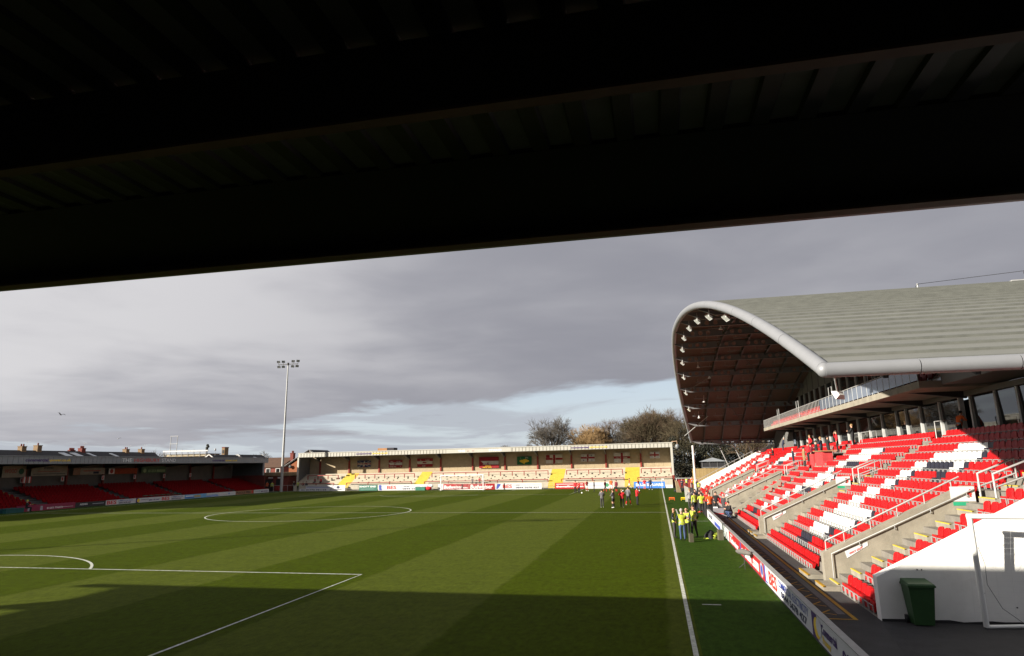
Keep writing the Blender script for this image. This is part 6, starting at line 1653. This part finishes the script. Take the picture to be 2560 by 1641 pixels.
# balls
for (x, y) in ((21.6, 82.6), (24.1, 82.9), (26.9, 88.5), (29.2, 88.2)):
    b = MB(); b.ball((0, 0, 0.11), 0.11, ink_white, 12, 8); me = b.data('football'); o = obj('football', me, None, (x, y, 0)); tag(o, 'white football lying on the pitch', 'ball', 'footballs on the pitch')
# marker cone flat discs by the technical area
cn = MB(); cn.tube([(35.2, 49.0, 0.0), (35.2, 49.0, 0.1)], [0.25, 0.06], M('cone_red', (0.5, 0.06, 0.03), 0.6), 12); tag(cn.build('marker_cone'), 'red marker cone at the feet of the suited men', 'cone')
# green box and bags behind the goal, by the left boards
gb = MB(); gb.box(-8.7, -7.0, 98.7, 99.4, 0, 0.5, M('box_green', (0.03, 0.16, 0.11), 0.7)); gb.box(-8.75, -6.95, 98.65, 99.45, 0.5, 0.55, MATS['box_green']); tag(gb.build('storage_box'), 'green storage box in front of the yellow steps', 'box')
bg = thing('kit_bag', 'red and white kit bags left of the far goal', 'bag', (-6.2, 98.8, 0))
b = MB(); b.ball((-6.3, 98.8, 0.35), 0.42, CL['red'], 10, 7, (1.3, 0.6, 0.8)); b.build('bag', bg); b = MB(); b.ball((-6.0, 98.9, 0.7), 0.36, CL['white'], 10, 7, (1.4, 0.6, 0.6)); b.build('bag_top', bg)
b = MB(); b.tube([(-6.6, 98.8, 0.7), (-6.3, 98.8, 0.95), (-6.0, 98.8, 0.75)], 0.03, black_m, 6); b.build('strap', bg)
tb2 = MB(); tb2.box(-35.05, -34.55, 48.0, 50.0, 0, 0.42, M('box_teal', (0.015, 0.085, 0.085), 0.7)); tb2.box(-35.08, -34.52, 47.95, 50.05, 0.42, 0.47, MATS['box_teal']); tag(tb2.build('low_bench'), 'low teal bench in front of the wine red board', 'bench')
# black road case on the path
rc = thing('flight_case', 'grey flight case with red stripe on the path by the orange coat', 'case', (36.3, 43.2, 0))
b = MB(); b.box(35.8, 36.75, 42.9, 43.5, 0.0, 0.72, M('case_grey', (0.20, 0.19, 0.21), 0.5)); b.build('body', rc)
b = MB(); b.box(35.79, 36.76, 42.89, 43.51, 0.30, 0.36, ink_red); b.build('stripe', rc)
b = MB(); b.box(35.82, 36.1, 43.0, 43.4, 0.73, 0.80, ink_white); b.build('papers', rc)
# pair of black bags by the photographers
for (x, y) in ((35.0, 86.6), (34.4, 84.6)):
    b = MB(); b.ball((0, 0, 0.2), 0.3, CL['black'], 10, 7, (1.6, 0.8, 0.7)); o = obj('bag', b.data('bag'), None, (x, y, 0)); tag(o, 'black bag lying on the grass beyond the dugout', 'bag', 'black bags on the grass')
# pole banners leaning by the far touchline (photographers' reflector screens)
for i, (x, y, a) in enumerate(((34.6, 83.5, 0.5), (34.9, 62.5, 0.2))):
    b = MB(); b.prism([(-0.35, 0.05), (0.35, 0.0), (0.1, 1.5), (-0.3, 1.7)], 'y', -0.02, 0.02, (M('screen_tan', (0.50, 0.40, 0.24), 0.8) if i == 0 else M('screen_pale', (0.40, 0.42, 0.38), 0.8)))
    o = obj('reflector_screen', b.data('reflector_screen'), None, (x, y, 0)); o.rotation_euler = (R(-14), 0, a); tag(o, ('tan' if i == 0 else 'pale')+' cloth screen propped on the grass beyond the technical area', 'screen')
# gulls in the sky
for (x, y, z) in ((-42.1, 60, 11.3), (-52, 80, 9.2)):
    b = MB(); gm_ = M('gull_white', (0.55, 0.55, 0.56), 0.7)
    b.ball((0, 0, 0), 0.09, gm_, 8, 5, (0.8, 2.2, 0.8))
    for s in (-1, 1):
        b.mesh([(s*0.05, -0.1, 0.03), (s*0.05, 0.12, 0.03), (s*0.32, 0.10, 0.20), (s*0.62, -0.08, 0.12), (s*0.30, -0.06, 0.20), (s*0.05, -0.1, 0.0), (s*0.05, 0.12, 0.0), (s*0.32, 0.10, 0.18), (s*0.62, -0.08, 0.10), (s*0.30, -0.06, 0.18)], [(0, 1, 2, 4), (4, 2, 3), (9, 7, 6, 5), (8, 7, 9)], gm_)
    o = obj('gull', b.data('gull'), None, (x, y, z)); o.rotation_euler = (0, R(12), random.uniform(0, 6)); tag(o, 'white gull gliding against the clouds', 'bird', 'gulls in the sky')
